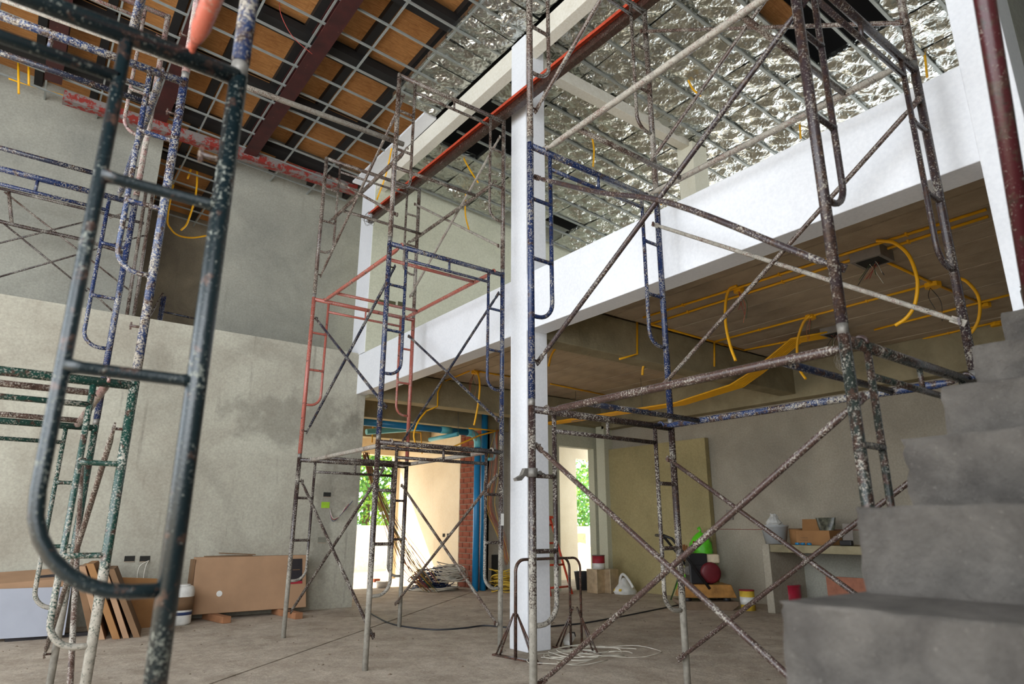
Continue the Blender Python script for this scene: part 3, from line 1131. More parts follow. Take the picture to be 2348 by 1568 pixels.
# ---- red primed steel channel laid over the towers
zc = 5.10
c0, c1 = at(1500, 2, 'z', zc), at(848, 512, 'z', zc)
d = (c1 - c0)
c0 = c0 - d.normalized() * 1.2
d = (c1 - c0).normalized()
side = Vector((d.y, -d.x, 0))
pc = thing('steel_channel', c1, 'long orange-topped steel channel lying across the tower tops', 'steel channel')
H, B = 0.15, 0.065
L2 = (c1 - c0) / 2
mid = (c0 + c1) / 2
MB().obox(mid + Vector((0, 0, H)), L2, side * B * 0.5, Vector((0, 0, 0.003))).build('top_flange', M_redtop, pc)
MB().obox(mid + Vector((0, 0, 0.003)), L2, side * B * 0.5, Vector((0, 0, 0.003))).build('bottom_flange', M_rusty, pc)
MB().obox(mid + side * B * 0.42 + Vector((0, 0, H / 2)), L2, side * 0.003, Vector((0, 0, H / 2 - 0.003))).build('web', M_rusty, pc)
MB().obox(mid - side * B * 0.47 + Vector((0, 0, H - 0.014)), L2, side * 0.002, Vector((0, 0, 0.015))).build('upper_lip', M_redtop, pc)
MB().obox(mid - side * B * 0.47 + Vector((0, 0, 0.02)), L2, side * 0.002, Vector((0, 0, 0.018))).build('lower_lip', M_rusty, pc)
# tangle of tie wire on the channel's end
rw = random.Random(3)
mb = MB()
cc = at(848, 500, 'z', zc + 0.05)
for q in range(7):
    R0 = rw.uniform(0.05, 0.09)
    n1 = Vector((rw.uniform(-1, 1), rw.uniform(-1, 1), rw.uniform(-0.5, 0.5))).normalized()
    e1 = n1.orthogonal().normalized(); e2 = n1.cross(e1)
    off = Vector((rw.uniform(-0.03, 0.03), rw.uniform(-0.03, 0.03), rw.uniform(-0.06, 0.06)))
    mb.tube([cc + off + (e1 * cos(a * pi / 9) + e2 * sin(a * pi / 9) * 1.1) * R0 for a in range(19)], 0.0025, 5)
tag(mb.build('tie_wire_coil', M_steel), 'tangled coil of thin tie wire on the end of the orange-topped channel', 'wire')

# ---- maroon prop leaning at the right edge
a = CAM + ray(2258, 0) * 1.62
b = CAM + ray(2350, 560) * 1.72
dv = (a - b).normalized()
tz = (ZS0 + 2 * RI - b.z) / dv.z
foot = b + dv * ((1.21 - b.z) / dv.z)
tag(MB().tube([foot, a + dv * 0.6], 0.0232, 16).build('steel_prop', P_maroon), 'thick dark maroon steel pole rising past the right edge', 'pole')

# ================================================================== SERVICES
def wire(mb, pts, r=0.003, n=5, k=6):
    mb.tube(smooth_path(pts, k), r, n)


# ---- blue drain pipes
bp = thing('drain_pipe', (4.08, 4.6, 0), 'blue plastic drain pipe turning from the ceiling down to the floor', 'pipe')
YP = 4.62
h0, h1 = at(820, 966, 'y', YP), at(1078, 992, 'y', YP)
zt = h1.z
xv = at(1092, 1200, 'y', YP).x
pts = [h0, (xv - 0.16, YP, zt)]
for q in range(1, 7):
    a_ = q / 6 * pi / 2
    pts.append((xv - 0.16 + 0.16 * sin(a_), YP, zt - 0.16 + 0.16 * cos(a_)))
MB().tube([h0, (xv - 0.14, YP, zt)], 0.055, 16).build('horizontal_run', M_blue, bp)
MB().tube([(xv - 0.22, YP, zt)] + pts[1:] + [(xv, YP, zt - 0.24)], 0.064, 16).build('elbow', M_cyan, bp)
MB().tube([(xv, YP, zt - 0.2), (xv, YP, 0.0)], 0.055, 16).build('down_run', M_blue, bp)
MB().tube([(xv - 0.75, YP, zt), (xv - 0.55, YP, zt)], 0.062, 16).build('coupling', M_cyan, bp)
for x in (2.2, 3.6):
    MB().tube([(x, YP - 0.06, zt + 0.02), (x, YP - 0.04, zt + 0.4)], 0.006, 6).tube([(x, YP + 0.066 * cos(t * pi / 8), zt + 0.066 * sin(t * pi / 8)) for t in range(8, 17)], 0.006, 6).build('hanger', M_steel, bp)
b2 = thing('drain_pipe', (4.24, 4.66, 0), 'blue stack pipe standing behind, right of the drain elbow', 'pipe')
xv2 = at(1107, 1200, 'y', 4.7).x
MB().tube([(xv2, 4.68, 0), (xv2, 4.68, 3.1)], 0.058, 16).build('stack', M_blue, b2)
MB().tube([(xv2, 4.66, zt - 0.42), (xv2 + 0.14, 4.62, zt - 0.42), (xv2 + 0.19, 4.62, zt - 0.37), (xv2 + 0.19, 4.62, zt + 0.1)], 0.03, 12).build('branch', M_cyan, b2)
tag(MB().tube([at(840, 990, 'y', 5.6), at(1060, 975, 'y', 5.6)], 0.05, 14).build('branch_pipe', M_cyan), 'pale blue branch pipe under the far ceiling beyond the drain', 'pipe')
tag(MB().tube([at(985, 1008, 'y', 4.9), at(1050, 995, 'y', 4.3)], 0.035, 12).build('branch_pipe', M_cyan), 'short pale blue pipe slanting up to the drain elbow', 'pipe')

# ---- yellow conduits under the slab
ZC = Z_SLAB - 0.016


def slab(u, v, z=None):
    return at(u, v, 'z', ZC if z is None else z)


def conduit(label, pts, r=0.0115, sm=False, group=None, boxes=()):
    P = [p if isinstance(p, Vector) else slab(*p) for p in pts]
    if sm:
        P = smooth_path(P)
    o = MB().tube(P, r, 10).build('conduit', M_yel)
    tag(o, label, 'conduit', group)
    n = max(1, int((P[-1] - P[0]).length / 0.9))
    for i in range(n):
        if sm:
            break
        t = (i + 0.5) / n
        c = P[0].lerp(P[1], t) if len(P) == 2 else P[0].lerp(P[-1], t)
        if len(P) == 2:
            MB().box(c.x - 0.017, c.x + 0.017, c.y - 0.008, c.y + 0.008, c.z - 0.014, c.z + 0.014).build('clip', M_yel, o)
    return o


conduit('straight yellow conduit on the ceiling, the one nearest the white beam', [(1475, 728), (2262, 480)])
conduit('straight yellow conduit running beside the ceiling conduit nearest the beam', [(1488, 744), (2266, 496)])
conduit('yellow ceiling conduit through the middle junction boxes', [(1640, 783), (2140, 650)])
conduit('yellow ceiling conduit passing behind the right tower to the far junction box', [(1706, 803), (1880, 768)])
conduit('yellow ceiling conduit continuing to the corner by the pier', [(2005, 756), (2330, 672)])
conduit('yellow ceiling conduit nearest the back wall beam', [(2064, 789), (2300, 735)])
conduit('yellow conduit crossing the ceiling beside the raw beam', [(1484, 741), (1706, 803)])
conduit('yellow conduit slanting from the steel box to the round junction box', [(2010, 590), (2140, 650), (2262, 700)])
conduit('thin yellow conduit along the ceiling right of the white column', [(1262, 880), (1400, 908)])
conduit('yellow ceiling conduit left of the white column', [(1100, 852), (1172, 864)])
conduit('short yellow ceiling conduit left of the round box by the brace crossing', [(1012, 877), (1076, 851)])


def hang(label, axis_pts, x, r=0.0135):
    """flexible conduit hanging in the plane x"""
    P = smooth_path([at(u, v, 'x', x) for u, v in axis_pts])
    return tag(MB().tube(P, r, 10).build('flexible_conduit', M_yel), label, 'conduit')


def xof(u, v):
    return slab(u, v).x


hang('looped yellow hose hanging left of the crossed braces', [(1690, 655), (1672, 664), (1664, 694), (1664, 742), (1674, 791), (1687, 827)], xof(1690, 655))
hang('looped yellow hose hanging from the middle junction box', [(1858, 722), (1842, 740), (1830, 775), (1828, 807), (1834, 847), (1848, 869)], xof(1856, 722))
hang('big looped yellow hose hanging from the steel box', [(2010, 552), (2030, 553), (2053, 558), (2082, 583), (2099, 622), (2104, 656), (2097, 700), (2078, 729), (2053, 746)], xof(2010, 552))
hang('looped yellow hose beside the right-hand scaffold post', [(2180, 634), (2193, 636), (2216, 645), (2239, 671), (2247, 700), (2244, 731), (2233, 755), (2218, 771)], xof(2180, 634))
hang('yellow hose hanging left of the white column', [(1088, 849), (1096, 858), (1100, 880), (1099, 905), (1095, 935), (1087, 975)], xof(1088, 849))
hang('yellow hose hanging just right of the white column', [(1300, 788), (1278, 795), (1264, 815), (1258, 840)], xof(1300, 790))
hang('yellow hose end hanging below the raw concrete beam', [(1478, 832), (1474, 845), (1473, 860)], 3.2)

# conduit drops on the raw beam faces
def drop(label, pts, y=-0.145, r=0.0115):
    P = [at(u, v, 'y', y) for u, v in pts]
    return tag(MB().tube(P, r, 10).build('conduit', M_yel), label, 'conduit')


drop('yellow conduit bent down over the front concrete beam', [(1461, 728), (1461, 812), (1421, 823)])
drop('short yellow conduit down the front concrete beam', [(1638, 786), (1638, 840)])
drop('yellow conduit stepping down over the middle concrete beam', [(1013, 877), (1004, 900), (1003, 932), (978, 942)], 3.585)
P = smooth_path([at(978, 942, 'y', 3.585), at(960, 965, 'y', 3.585), at(949, 995, 'y', 3.585), at(954, 1020, 'y', 3.585), at(962, 1032, 'y', 3.585)])
tag(MB().tube(P, 0.012, 10).build('flexible_conduit', M_yel), 'curled yellow hose dangling below the middle concrete beam', 'conduit')
drop('yellow conduit up the grey beam behind the right tower', [(2030, 800), (2030, 850)], -1.2)
q = at(853, 1015, 'y', 5.8)
tag(MB().tube([(q.x, 5.8, Z_SLAB), q], 0.012, 8).build('conduit', M_yel), 'yellow conduit dropping in the sunlit opening', 'conduit')
tag(MB().tube([at(870, 980, 'y', 5.6), at(965, 992, 'y', 5.6), at(968, 1040, 'y', 5.6)], 0.012, 8).build('conduit', M_yel), 'yellow conduit dropping before the warm sunlit wall', 'conduit')
tag(MB().tube([at(1035, 1026, 'y', 4.55), at(1100, 998, 'y', 4.5), at(1150, 985, 'y', 4.45)], 0.014, 8).build('conduit', M_yel), 'yellow conduit slanting before the brick strip', 'conduit')
tag(MB().tube([at(1075, 982, 'y', 4.5), at(1150, 988, 'y', 4.5)], 0.012, 8).build('conduit', M_yel), 'level yellow conduit above the drain elbow', 'conduit')

# flat bundle of yellow conduits
path = [(1255, 972, 2.68), (1560, 925, 2.68), (1690, 884, 2.68), (1738, 852, 2.84), (1826, 780, 3.09), (1905, 766, 3.09)]
cb = thing('conduit_bundle', at(*path[0][:2], 'z', path[0][2]), 'flat bundle of parallel yellow conduits above the counter room', 'conduit bundle')
base = [at(u, v, 'z', z) for u, v, z in path]
for i in range(7):
    off = (i - 3) * 0.035
    P = []
    for j, p in enumerate(base):
        d_ = (base[min(j + 1, len(base) - 1)] - base[max(j - 1, 0)])
        s_ = Vector((d_.y, -d_.x, 0)).normalized()
        P.append(p + s_ * off)
    MB().tube(P, 0.0125, 8).build('conduit', M_yel, cb)
for t in (0.25, 0.75):
    c = base[0].lerp(base[1], t)
    MB().obox(c - Vector((0, 0, 0.018)), Vector((0.012, 0, 0)), Vector((0, 0.11, 0)), Vector((0, 0, 0.004))).tube([c, c + Vector((0, 0, Z_SLAB - 2.68))], 0.004, 6).build('hanger', M_steel, cb)

# junction boxes
def jbox(u, v, label, r=0.05, m=None):
    c = slab(u, v, Z_SLAB - 0.0)
    o = MB().lathe(c - Vector((0, 0, 0.05)), [(r * 0.8, 0), (r, 0.004), (r, 0.05)], 8, smooth=False).build('junction_box', m or M_yel)
    return tag(o, label, 'junction box')


jbox(1694, 660, 'yellow round junction box above the crossed braces')
jbox(1858, 722, 'yellow junction box in the middle of the ceiling', 0.055)
jbox(2138, 648, 'yellow junction box between the two right tower posts', 0.07)
jbox(2258, 694, 'yellow junction box near the pier with a thin wire loop', 0.05)
jbox(2284, 738, 'yellow junction box above the top stair blocks', 0.06)
jbox(1090, 850, 'orange-yellow junction box on the ceiling left of the white column', 0.06)
jbox(1302, 790, 'orange junction box on the ceiling right of the white column', 0.05)


def steelbox(u, v, label, s=0.12, h=0.1):
    c = slab(u, v, Z_SLAB)
    t = thing('junction_box', c, label, 'junction box')
    MB().box(c.x - s, c.x + s, c.y - s, c.y + s, c.z - h, c.z).build('case', M_grbox, t, 0.004)
    MB().box(c.x - s * 0.75, c.x + s * 0.75, c.y - s * 0.75, c.y + s * 0.75, c.z - h - 0.002, c.z - h + 0.001).build('opening', M_void, t)
    rr = random.Random(int(u))
    for i in range(9):
        a_ = rr.uniform(0, 6.28)
        l = rr.uniform(0.08, 0.2)
        p0 = c + Vector((rr.uniform(-0.04, 0.04), rr.uniform(-0.04, 0.04), -h))
        mbw = MB()
        wire(mbw, [p0, p0 + Vector((cos(a_) * l * 0.4, sin(a_) * l * 0.4, -0.05)), p0 + Vector((cos(a_) * l, sin(a_) * l, -0.05 - l * 0.7))], 0.003)
        mbw.build('wire', (M_wgrn, M_wred, M_wblk, M_wwht, M_cop)[i % 5], t)


steelbox(1996, 575, 'grey steel junction box with loose wires hanging behind the right tower')
steelbox(1912, 752, 'grey steel junction box behind the thick tower post', 0.11, 0.08)


def tails(u, v, label, z=Z_SLAB - 0.05, n=5, L=0.3, seed=1, mats=None):
    rr = random.Random(seed)
    c = at(u, v, 'z', z)
    t = thing('loose_wires', c, label, 'wires')
    for i in range(n):
        a_ = rr.uniform(0, 6.28)
        l = L * rr.uniform(0.5, 1)
        mbw = MB()
        wire(mbw, [c, c + Vector((cos(a_) * 0.06, sin(a_) * 0.06, -l * 0.45)), c + Vector((cos(a_ + 0.6) * 0.05, sin(a_ + 0.6) * 0.05, -l))], 0.0028)
        mbw.build('wire', (mats or (M_cop, M_wred, M_wgrn))[i % 3], t)


tails(1694, 668, 'loose wire tails below the round box above the crossed braces', seed=2)
tails(1086, 858, 'red wire tails hanging from the box left of the white column', seed=3, L=0.35)
tails(1086, 985, 'wire tails at the end of the yellow hose left of the column', 2.6, 4, 0.2, 5)
tails(2133, 660, 'dark wire tail dangling between the right tower posts', seed=6, n=2, L=0.35, mats=(M_wblk, M_wblk, M_cop))
tails(1858, 730, 'pale wire tails below the middle junction box', seed=8, n=3, L=0.25)

# coiled pale wire behind the thick post
c = at(1930, 830, 'y', -0.9)
mb = MB()
rr = random.Random(12)
for i in range(12):
    R0 = 0.11 + rr.uniform(-0.025, 0.03)
    o_ = Vector((rr.uniform(-0.04, 0.04), rr.uniform(-0.015, 0.015), rr.uniform(-0.03, 0.03)))
    mb.tube([c + o_ + Vector((cos(a * pi / 12) * R0, 0.02 * sin(a * 0.7 + i), sin(a * pi / 12) * R0)) for a in range(25)], 0.003, 5)
tag(mb.build('wire_coil', M_wwht), 'coil of pale wire hanging behind the thick tower post', 'wire')

# yellow stubs hanging through the foil ceiling
def stub(label, pts, xx=None, r=0.012):
    d0 = ray(*pts[0])
    kk = (6.2 - 0.0624 * CAM.x - CAM.z) / (d0.z + 0.0624 * d0.x)
    p0 = CAM + d0 * kk
    P = [p0 + Vector((0, 0, 0.06))] + [at(u, v, 'x', p0.x) for u, v in pts]
    return tag(MB().tube(smooth_path(P, 5), r, 8).build('conduit', M_yel), label, 'conduit')


stub('yellow conduit end poking through the foil right of the white column', [(1358, 315), (1362, 345), (1360, 382)])
stub('short curved yellow conduit in the middle of the foil ceiling', [(1577, 180), (1588, 203), (1606, 220)])
stub('yellow conduit end just above the white beam, under the foil', [(1834, 288), (1836, 318)])
stub('yellow conduit end in the top right of the foil', [(2120, 122), (2126, 178)])
stub('yellow conduit in the foil over the beam near the blue post', [(1515, 442), (1516, 470)])
stub('yellow conduit hanging low before the green upstairs wall', [(1068, 440), (1067, 490), (1076, 530)])
stub('yellow conduit hanging from the dark gap in the foil', [(1063, 362), (1078, 390), (1096, 418)])
stub('yellow conduit hanging beside the top of the middle tower', [(898, 340), (885, 400), (864, 458)])
# yellow conduits along the top of the left upper wall
tag(MB().tube([at(20, 180, 'y', 4.6), at(280, 262, 'y', 4.6), at(440, 312, 'y', 4.6), at(700, 392, 'y', 4.6)], 0.013, 8).build('conduit', M_yel), 'yellow conduit running along the top of the left upstairs wall', 'conduit')
for i, (pts, lab) in enumerate((
        ([(42, 140), (43, 215)], 'yellow conduit dropping at the far top left'),
        ([(66, 140), (66, 195)], 'shorter yellow conduit beside the far top left drop'),
        ([(478, 178), (455, 224)], 'yellow conduit end behind the near scaffold post'))):
    tag(MB().tube([at(u, v, 'y', 4.3) for u, v in pts], 0.013, 8).build('conduit', M_yel), lab, 'conduit')
yb = at(470, 332, 'y', 4.55)
tag(MB().box(yb.x - 0.09, yb.x + 0.09, yb.y - 0.04, yb.y + 0.04, yb.z - 0.05, yb.z + 0.05).build('junction_box', M_yel, None, 0.01), 'yellow junction box high up before the upstairs opening', 'junction box')
P = smooth_path([at(u, v, 'y', 5.6) for u, v in ((430, 410), (447, 368), (452, 400), (448, 450), (430, 510), (415, 528))])
tag(MB().tube(P, 0.014, 8).build('flexible_conduit', M_yel), 'looped yellow hose inside the upstairs opening', 'conduit')
P = smooth_path([Vector((-1.0, 5.9, 6.22))] + [at(u, v, 'y', 5.9) for u, v in ((384, 500), (392, 525), (410, 540), (440, 545), (475, 540))])
tag(MB().tube(P, 0.014, 8).build('flexible_conduit', M_yel), 'sagging yellow hose low in the upstairs opening', 'conduit')

mbw = MB()
wire(mbw, [at(640, -5, 'y', 1.2), at(645, 35, 'y', 1.2), at(672, 85, 'y', 1.2), at(716, 124, 'y', 1.2)], 0.004)
tag(mbw.build('ceiling_wire', M_wred), 'thin reddish wire looping under the left ceiling grid', 'wire')

# ---- copper wire bundles
def bundle(label, pts, n, r, spread, seed, mats, floor_z=None):
    rr = random.Random(seed)
    t = thing('wire_bundle', pts[-1], label, 'wires')
    for i in range(n):
        P = []
        o1 = Vector((rr.uniform(-1, 1), rr.uniform(-1, 1), rr.uniform(-1, 1)))
        for j, p in enumerate(pts):
            s_ = spread[j]
            q = Vector(p) + Vector((o1.x * s_ + rr.uniform(-.3, .3) * s_, o1.y * s_, o1.z * s_ * 0.6 + rr.uniform(-.2, .2) * s_))
            q.z = max(q.z, 0.02)
            P.append(q)
        mbw = MB()
        wire(mbw, P, r, 4, 5)
        mbw.build('wire', mats[i % len(mats)], t)


yq = 5.0
bundle('fan of copper and yellow wires falling to the cable coils', [at(838, 1040, 'y', 4.9), at(862, 1120, 'y', 4.9), at(905, 1220, 'y', 4.8), at(945, 1300, 'y', 4.75), at(985, 1345, 'y', 4.7)],
       34, 0.004, [0.05, 0.06, 0.12, 0.2, 0.16], 4, (M_cop, M_wyel, M_wred, M_wgrn, M_wwht))
bundle('loose pink wires hanging between the blue pipes and the white column', [at(1140, 985, 'y', 4.4), at(1132, 1080, 'y', 4.4), at(1125, 1160, 'y', 4.4), at(1150, 1230, 'y', 4.4), at(1165, 1290, 'y', 4.4)],
       16, 0.0035, [0.05, 0.14, 0.12, 0.1, 0.08], 9, (M_cop, M_wred, M_cop, M_wyel))

# ================================================================== LOOSE THINGS ON THE FLOOR
def coil(label, c, R0, n, r, h, seed, mat, name='cable_coil', flat=0.0):
    rr = random.Random(seed)
    mb = MB()
    for i in range(n):
        rad = R0 * rr.uniform(0.5, 1.05)
        cz = c[2] + r + h * rr.random()
        cxo, cyo = rr.uniform(-.07, .07), rr.uniform(-.07, .07)
        ph = rr.uniform(0, 6.28)
        tl = rr.uniform(-0.38, 0.38) * (1 if not flat else flat)
        pts = []
        for a in range(29):
            t_ = a / 28 * 2 * pi
            zz = cz + tl * rad * sin(t_ + ph) + 0.01 * sin(3 * t_ + ph)
            pts.append((c[0] + cxo + rad * (1 + 0.05 * sin(2 * t_ + ph)) * cos(t_), c[1] + cyo + rad * 0.95 * sin(t_), max(zz, c[2] + r)))
        mb.tube(pts, r, 5, False)
    return tag(mb.build(name, mat), label, 'cable')


cz = at(1000, 1352, 'z', 0)
coil('wide pile of coiled navy and dark cable on the floor', (cz.x, cz.y + 0.1, 0), 0.36, 42, 0.008, 0.28, 31, M_wblu)
coil('coil of cream cable lying on top of the navy cable pile', (cz.x + 0.12, cz.y - 0.2, 0.14), 0.26, 40, 0.0075, 0.22, 33, M_wwht)
coil('low ring of cream cable around the foot of the cable pile', (cz.x, cz.y, 0), 0.44, 14, 0.008, 0.03, 35, M_wwht, flat=0.2)
c2 = Vector((4.28, 4.42, 0))
coil('small cable heap between the blue pipes and the white column', (c2.x + 0.15, c2.y - 0.1, 0), 0.2, 22, 0.008, 0.4, 37, M_wyel)
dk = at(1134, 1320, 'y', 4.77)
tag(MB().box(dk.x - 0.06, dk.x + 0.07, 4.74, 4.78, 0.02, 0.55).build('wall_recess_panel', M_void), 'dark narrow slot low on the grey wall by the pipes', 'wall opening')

# black cable across the floor
P = [at(u, v, 'z', 0.008) for u, v in ((838, 1396), (860, 1412), (905, 1432), (990, 1443), (1060, 1440), (1110, 1434), (1160, 1438), (1215, 1440), (1290, 1433), (1340, 1428), (1430, 1412), (1500, 1398), (1560, 1386), (1600, 1380))]
tag(MB().tube(smooth_path(P, 6), 0.008, 8).build('power_cable', M_wblk), 'thin black power cable snaking over the floor behind the towers', 'cable')

# white wire tangle at the foot of the right tower
rr = random.Random(44)
mb = MB()
for i in range(9):
    c = at(rr.uniform(1290, 1430), rr.uniform(1490, 1512), 'z', 0.006)
    ra, rb = rr.uniform(0.2, 0.42), rr.uniform(0.12, 0.26)
    th = rr.uniform(-0.6, 0.3)
    mb.tube([(c.x + ra * cos(a * pi / 14) * cos(th) - rb * sin(a * pi / 14) * sin(th), c.y + ra * cos(a * pi / 14) * sin(th) + rb * sin(a * pi / 14) * cos(th), 0.005 + 0.008 * (i % 4) + 0.006 * sin(a * .9 + i)) for a in range(rr.randint(22, 29))], 0.0032, 5)
tag(mb.build('wire_tangle', M_wwht), 'loose tangle of thin white wire on the floor beside the column', 'wire')
pl = at(1305, 1468, 'z', 0.04)
t = thing('plug_socket', (pl.x, pl.y, 0), 'white and black cable socket hanging at the rebar stand', 'socket')
MB().obox((pl.x, pl.y, 0.05), (0.05, 0.02, 0.025), (-0.012, 0.028, 0), (-0.008, 0, 0.02)).build('body', M_plast, t, 0.005)
MB().obox((pl.x + 0.05, pl.y + 0.02, 0.075), (0.02, 0.008, 0.01), (-0.011, 0.025, 0), (-0.006, 0, 0.018)).build('cap', M_wblk, t, 0.004)
mbw = MB()
wire(mbw, [(pl.x + 0.05, pl.y + 0.02, 0.08), (pl.x + 0.04, pl.y + 0.03, 0.3), (pl.x + 0.03, pl.y + 0.03, 0.72)], 0.003)
mbw.build('cord', M_wwht, t)

# ---- rebar stand around the column
s1, s2 = at(1182, 1511, 'z', 0), at(1322, 1486, 'z', 0)
rs_ = thing('rebar_stand', s1, 'rusty arched stand of bent reinforcing bar in front of the column', 'stand')
dirx = (s2 - s1).normalized()
ZT = 0.74
for off in (-0.03, 0.03):
    n_ = Vector((-dirx.y, dirx.x, 0)) * off * 1.2
    a0, a1 = s1 + n_ + dirx * off, s2 + n_ - dirx * off
    pts = [a0, a0 + Vector((0, 0, ZT - 0.09))]
    for q in range(1, 6):
        an = q / 5 * pi / 2
        pts.append(a0 + dirx * (0.09 - 0.09 * cos(an)) + Vector((0, 0, ZT - 0.09 + 0.09 * sin(an))))
    for q in range(0, 6):
        an = q / 5 * pi / 2
        pts.append(a1 - dirx * (0.09 - 0.09 * sin(an)) + Vector((0, 0, ZT - 0.09 + 0.09 * cos(an))))
    pts.append(a1)
    MB().tube(pts, 0.0105, 8).build('arched_bar', M_rebar, rs_)
for p, (u0, v0, u1, v1) in ((s1, (1132, 1500, 1240, 1521)), (s2, (1270, 1482, 1376, 1499))):
    f0, f1 = at(u0, v0, 'z', 0.008), at(u1, v1, 'z', 0.008)
    fd = (f1 - f0).normalized()
    MB().obox((f0 + f1) / 2, (f1 - f0) / 2, Vector((-fd.y, fd.x, 0)) * 0.02, (0, 0, 0.006)).build('foot_bar', M_rebar, rs_)
    for q, e in ((f0, 0.1), (f0, 0.28), (f1, 0.1), (f1, 0.28)):
        MB().tube([q.lerp(p, e), p + Vector((0, 0, 0.33)) + (q - p).normalized() * 0.02], 0.0075, 8).build('brace', M_rebar, rs_)

# ---- big flat carton on two timber blocks
q0, q1 = at(437, 1408, 'y', 3.5), at(697, 1400, 'y', 3.5)
zb_, zt_ = 0.07, 0.66
bx0, bx1 = q0.x, q1.x
ct = thing('carton', ((bx0 + bx1) / 2, 3.55, zb_), 'large flat brown carton with a black label leaning on the plastered wall', 'box')
MB().prism([(bx0, 3.44, zb_), (bx0, 3.56, zb_), (bx0, 3.70, zt_), (bx0, 3.58, zt_)], (bx1 - bx0, 0, 0)).build('body', M_card, ct, 0.004)


def onface(x, z, off=0.003):
    t_ = (z - zb_) / (zt_ - zb_)
    return Vector((x, 3.44 + 0.14 * t_ - off, z))


MB().add([onface(bx1 - 0.22, 0.34), onface(bx1 - 0.05, 0.34), onface(bx1 - 0.05, 0.62), onface(bx1 - 0.22, 0.62)], [(0, 1, 2, 3)]).build('label', M_black, ct)
MB().add([onface(bx1 - 0.22, 0.335, 0.004), onface(bx1 - 0.05, 0.335, 0.004), onface(bx1 - 0.05, 0.365, 0.004), onface(bx1 - 0.22, 0.365, 0.004)], [(0, 1, 2, 3)]).build('label_stripe', M_redp, ct)
MB().add([onface(bx1 - 0.17, 0.49, 0.005), onface(bx1 - 0.08, 0.49, 0.005), onface(bx1 - 0.08, 0.498, 0.005), onface(bx1 - 0.17, 0.498, 0.005)], [(0, 1, 2, 3)]).build('label_line', M_cardd, ct)
pcn = onface(bx0 + 0.27, 0.27)
MB().lathe(pcn, [(0.032, 0), (0.032, 0.002)], 16, (0, -1, 0.2)).build('hand_hole', M_plast, ct)
MB().box(bx0 + 0.1, bx0 + 0.62, 3.58, 3.66, zt_, zt_ + 0.012).obox((bx0 + 0.45, 3.6, zt_ + 0.03), (0.2, 0, -0.012), (0, 0.04, 0), (0, 0, 0.005)).build('torn_flap', M_cardd, ct)
MB().box(bx0 - 0.035, bx0 - 0.005, 3.56, 3.68, zb_, zt_ - 0.02).build('inner_sheets', M_cardd, ct)
for i, (u, v, lab) in enumerate(((512, 1425, 'small brown timber block under the left end of the flat carton'), (680, 1415, 'small brown timber block under the right end of the flat carton'))):
    p = at(u, v, 'z', 0)
    q_ = at(u + 16, v + 8, 'z', 0)
    a_ = Vector((p.x - 0.1, 3.62, 0.035))
    b_ = Vector((q_.x, q_.y + 0.15, 0.035))
    hv = (b_ - a_) / 2
    nv = Vector((-hv.y, hv.x, 0)).normalized() * 0.045
    tag(MB().obox((a_ + b_) / 2, hv, nv, (0, 0, 0.034)).build('timber_block', M_wood, None, 0.004), lab, 'timber')

# ---- plastic drum
p = at(400, 1428, 'z', 0)
dr = thing('plastic_drum', (p.x, 3.3, 0), 'dirty white plastic drum between the leaning cartons and the flat carton', 'drum')
MB().lathe((p.x, 3.3, 0), [(0.115, 0), (0.125, 0.02), (0.125, 0.13), (0.12, 0.14), (0.125, 0.15), (0.128, 0.33), (0.12, 0.37), (0.10, 0.385)], 22).build('body', M_plast, dr)
MB().lathe((p.x, 3.3, 0.15), [(0.127, 0), (0.131, 0.13)], 22).build('brown_label', M_cardd, dr)
MB().lathe((p.x, 3.3, 0.1), [(0.126, 0), (0.128, 0.03)], 22).build('blue_band', M_wblu, dr)
MB().lathe((p.x, 3.3, 0.38), [(0.08, 0), (0.08, 0.02)], 20).build('lid', M_plast, dr)

# ---- white board and leaning flat cartons at far left
p0, p1 = at(-60, 1474, 'z', 0), at(146, 1464, 'z', 0)
wbz = 0.44
M_panel = plain('board_greywhite', hexc(146, 148, 156), 0.6, 0, 0.05, 4)
tag(MB().prism([(p0.x - 0.5, p0.y, 0.03), (p0.x - 0.5, p0.y + 0.02, 0.03), (p0.x - 0.5, p0.y + 0.16, wbz), (p0.x - 0.5, p0.y + 0.14, wbz)], (p1.x - p0.x + 0.5, p1.y - p0.y, 0)).build('white_board', M_panel), 'large white board leaning at the far left under a carton', 'board')
tag(MB().obox(((p0.x + p1.x) / 2 + 0.25, (p0.y + p1.y) / 2 + 0.03, 0.015), (0.36, 0, 0), (0, 0.04, 0), (0, 0, 0.014)).build('timber_block', M_black), 'dark timber batten under the white board', 'timber')
fl = at(60, 1300, 'y', p0.y + 0.3)
tag(MB().obox((fl.x - 0.15, p0.y + 0.30, wbz + 0.05), (0.62, 0.02, 0.028), (0, 0.22, 0.04), (0, 0, 0.035)).build('carton', M_card, None, 0.004), 'flat tan carton lying on the white board and leaning cartons', 'box')
pb = at(165, 1280, 'y', p0.y + 0.2)
tag(MB().obox((fl.x + 0.26, p0.y + 0.22, wbz + 0.075), (0.16, 0, 0.012), (0, 0.03, 0.0), (0, 0, 0.03)).build('carton_label', M_black), 'dark printed end panel of a carton by the green post', 'label')
cards = [
    (205, 1465, 165, 1300, 0.02, M_cardd, 'narrow dark carton leaning beside the white board'),
    (226, 1467, 176, 1296, 0.015, M_card, 'tan flat carton leaning second beside the white board'),
    (258, 1466, 192, 1290, 0.025, M_cardo, 'orange-brown flat carton with print leaning in the stack'),
    (282, 1464, 222, 1296, 0.015, M_card, 'thin flat carton leaning near the front of the stack'),
    (306, 1462, 240, 1302, 0.02, M_cardd, 'flat brown carton leaning nearest the plastic drum'),
]
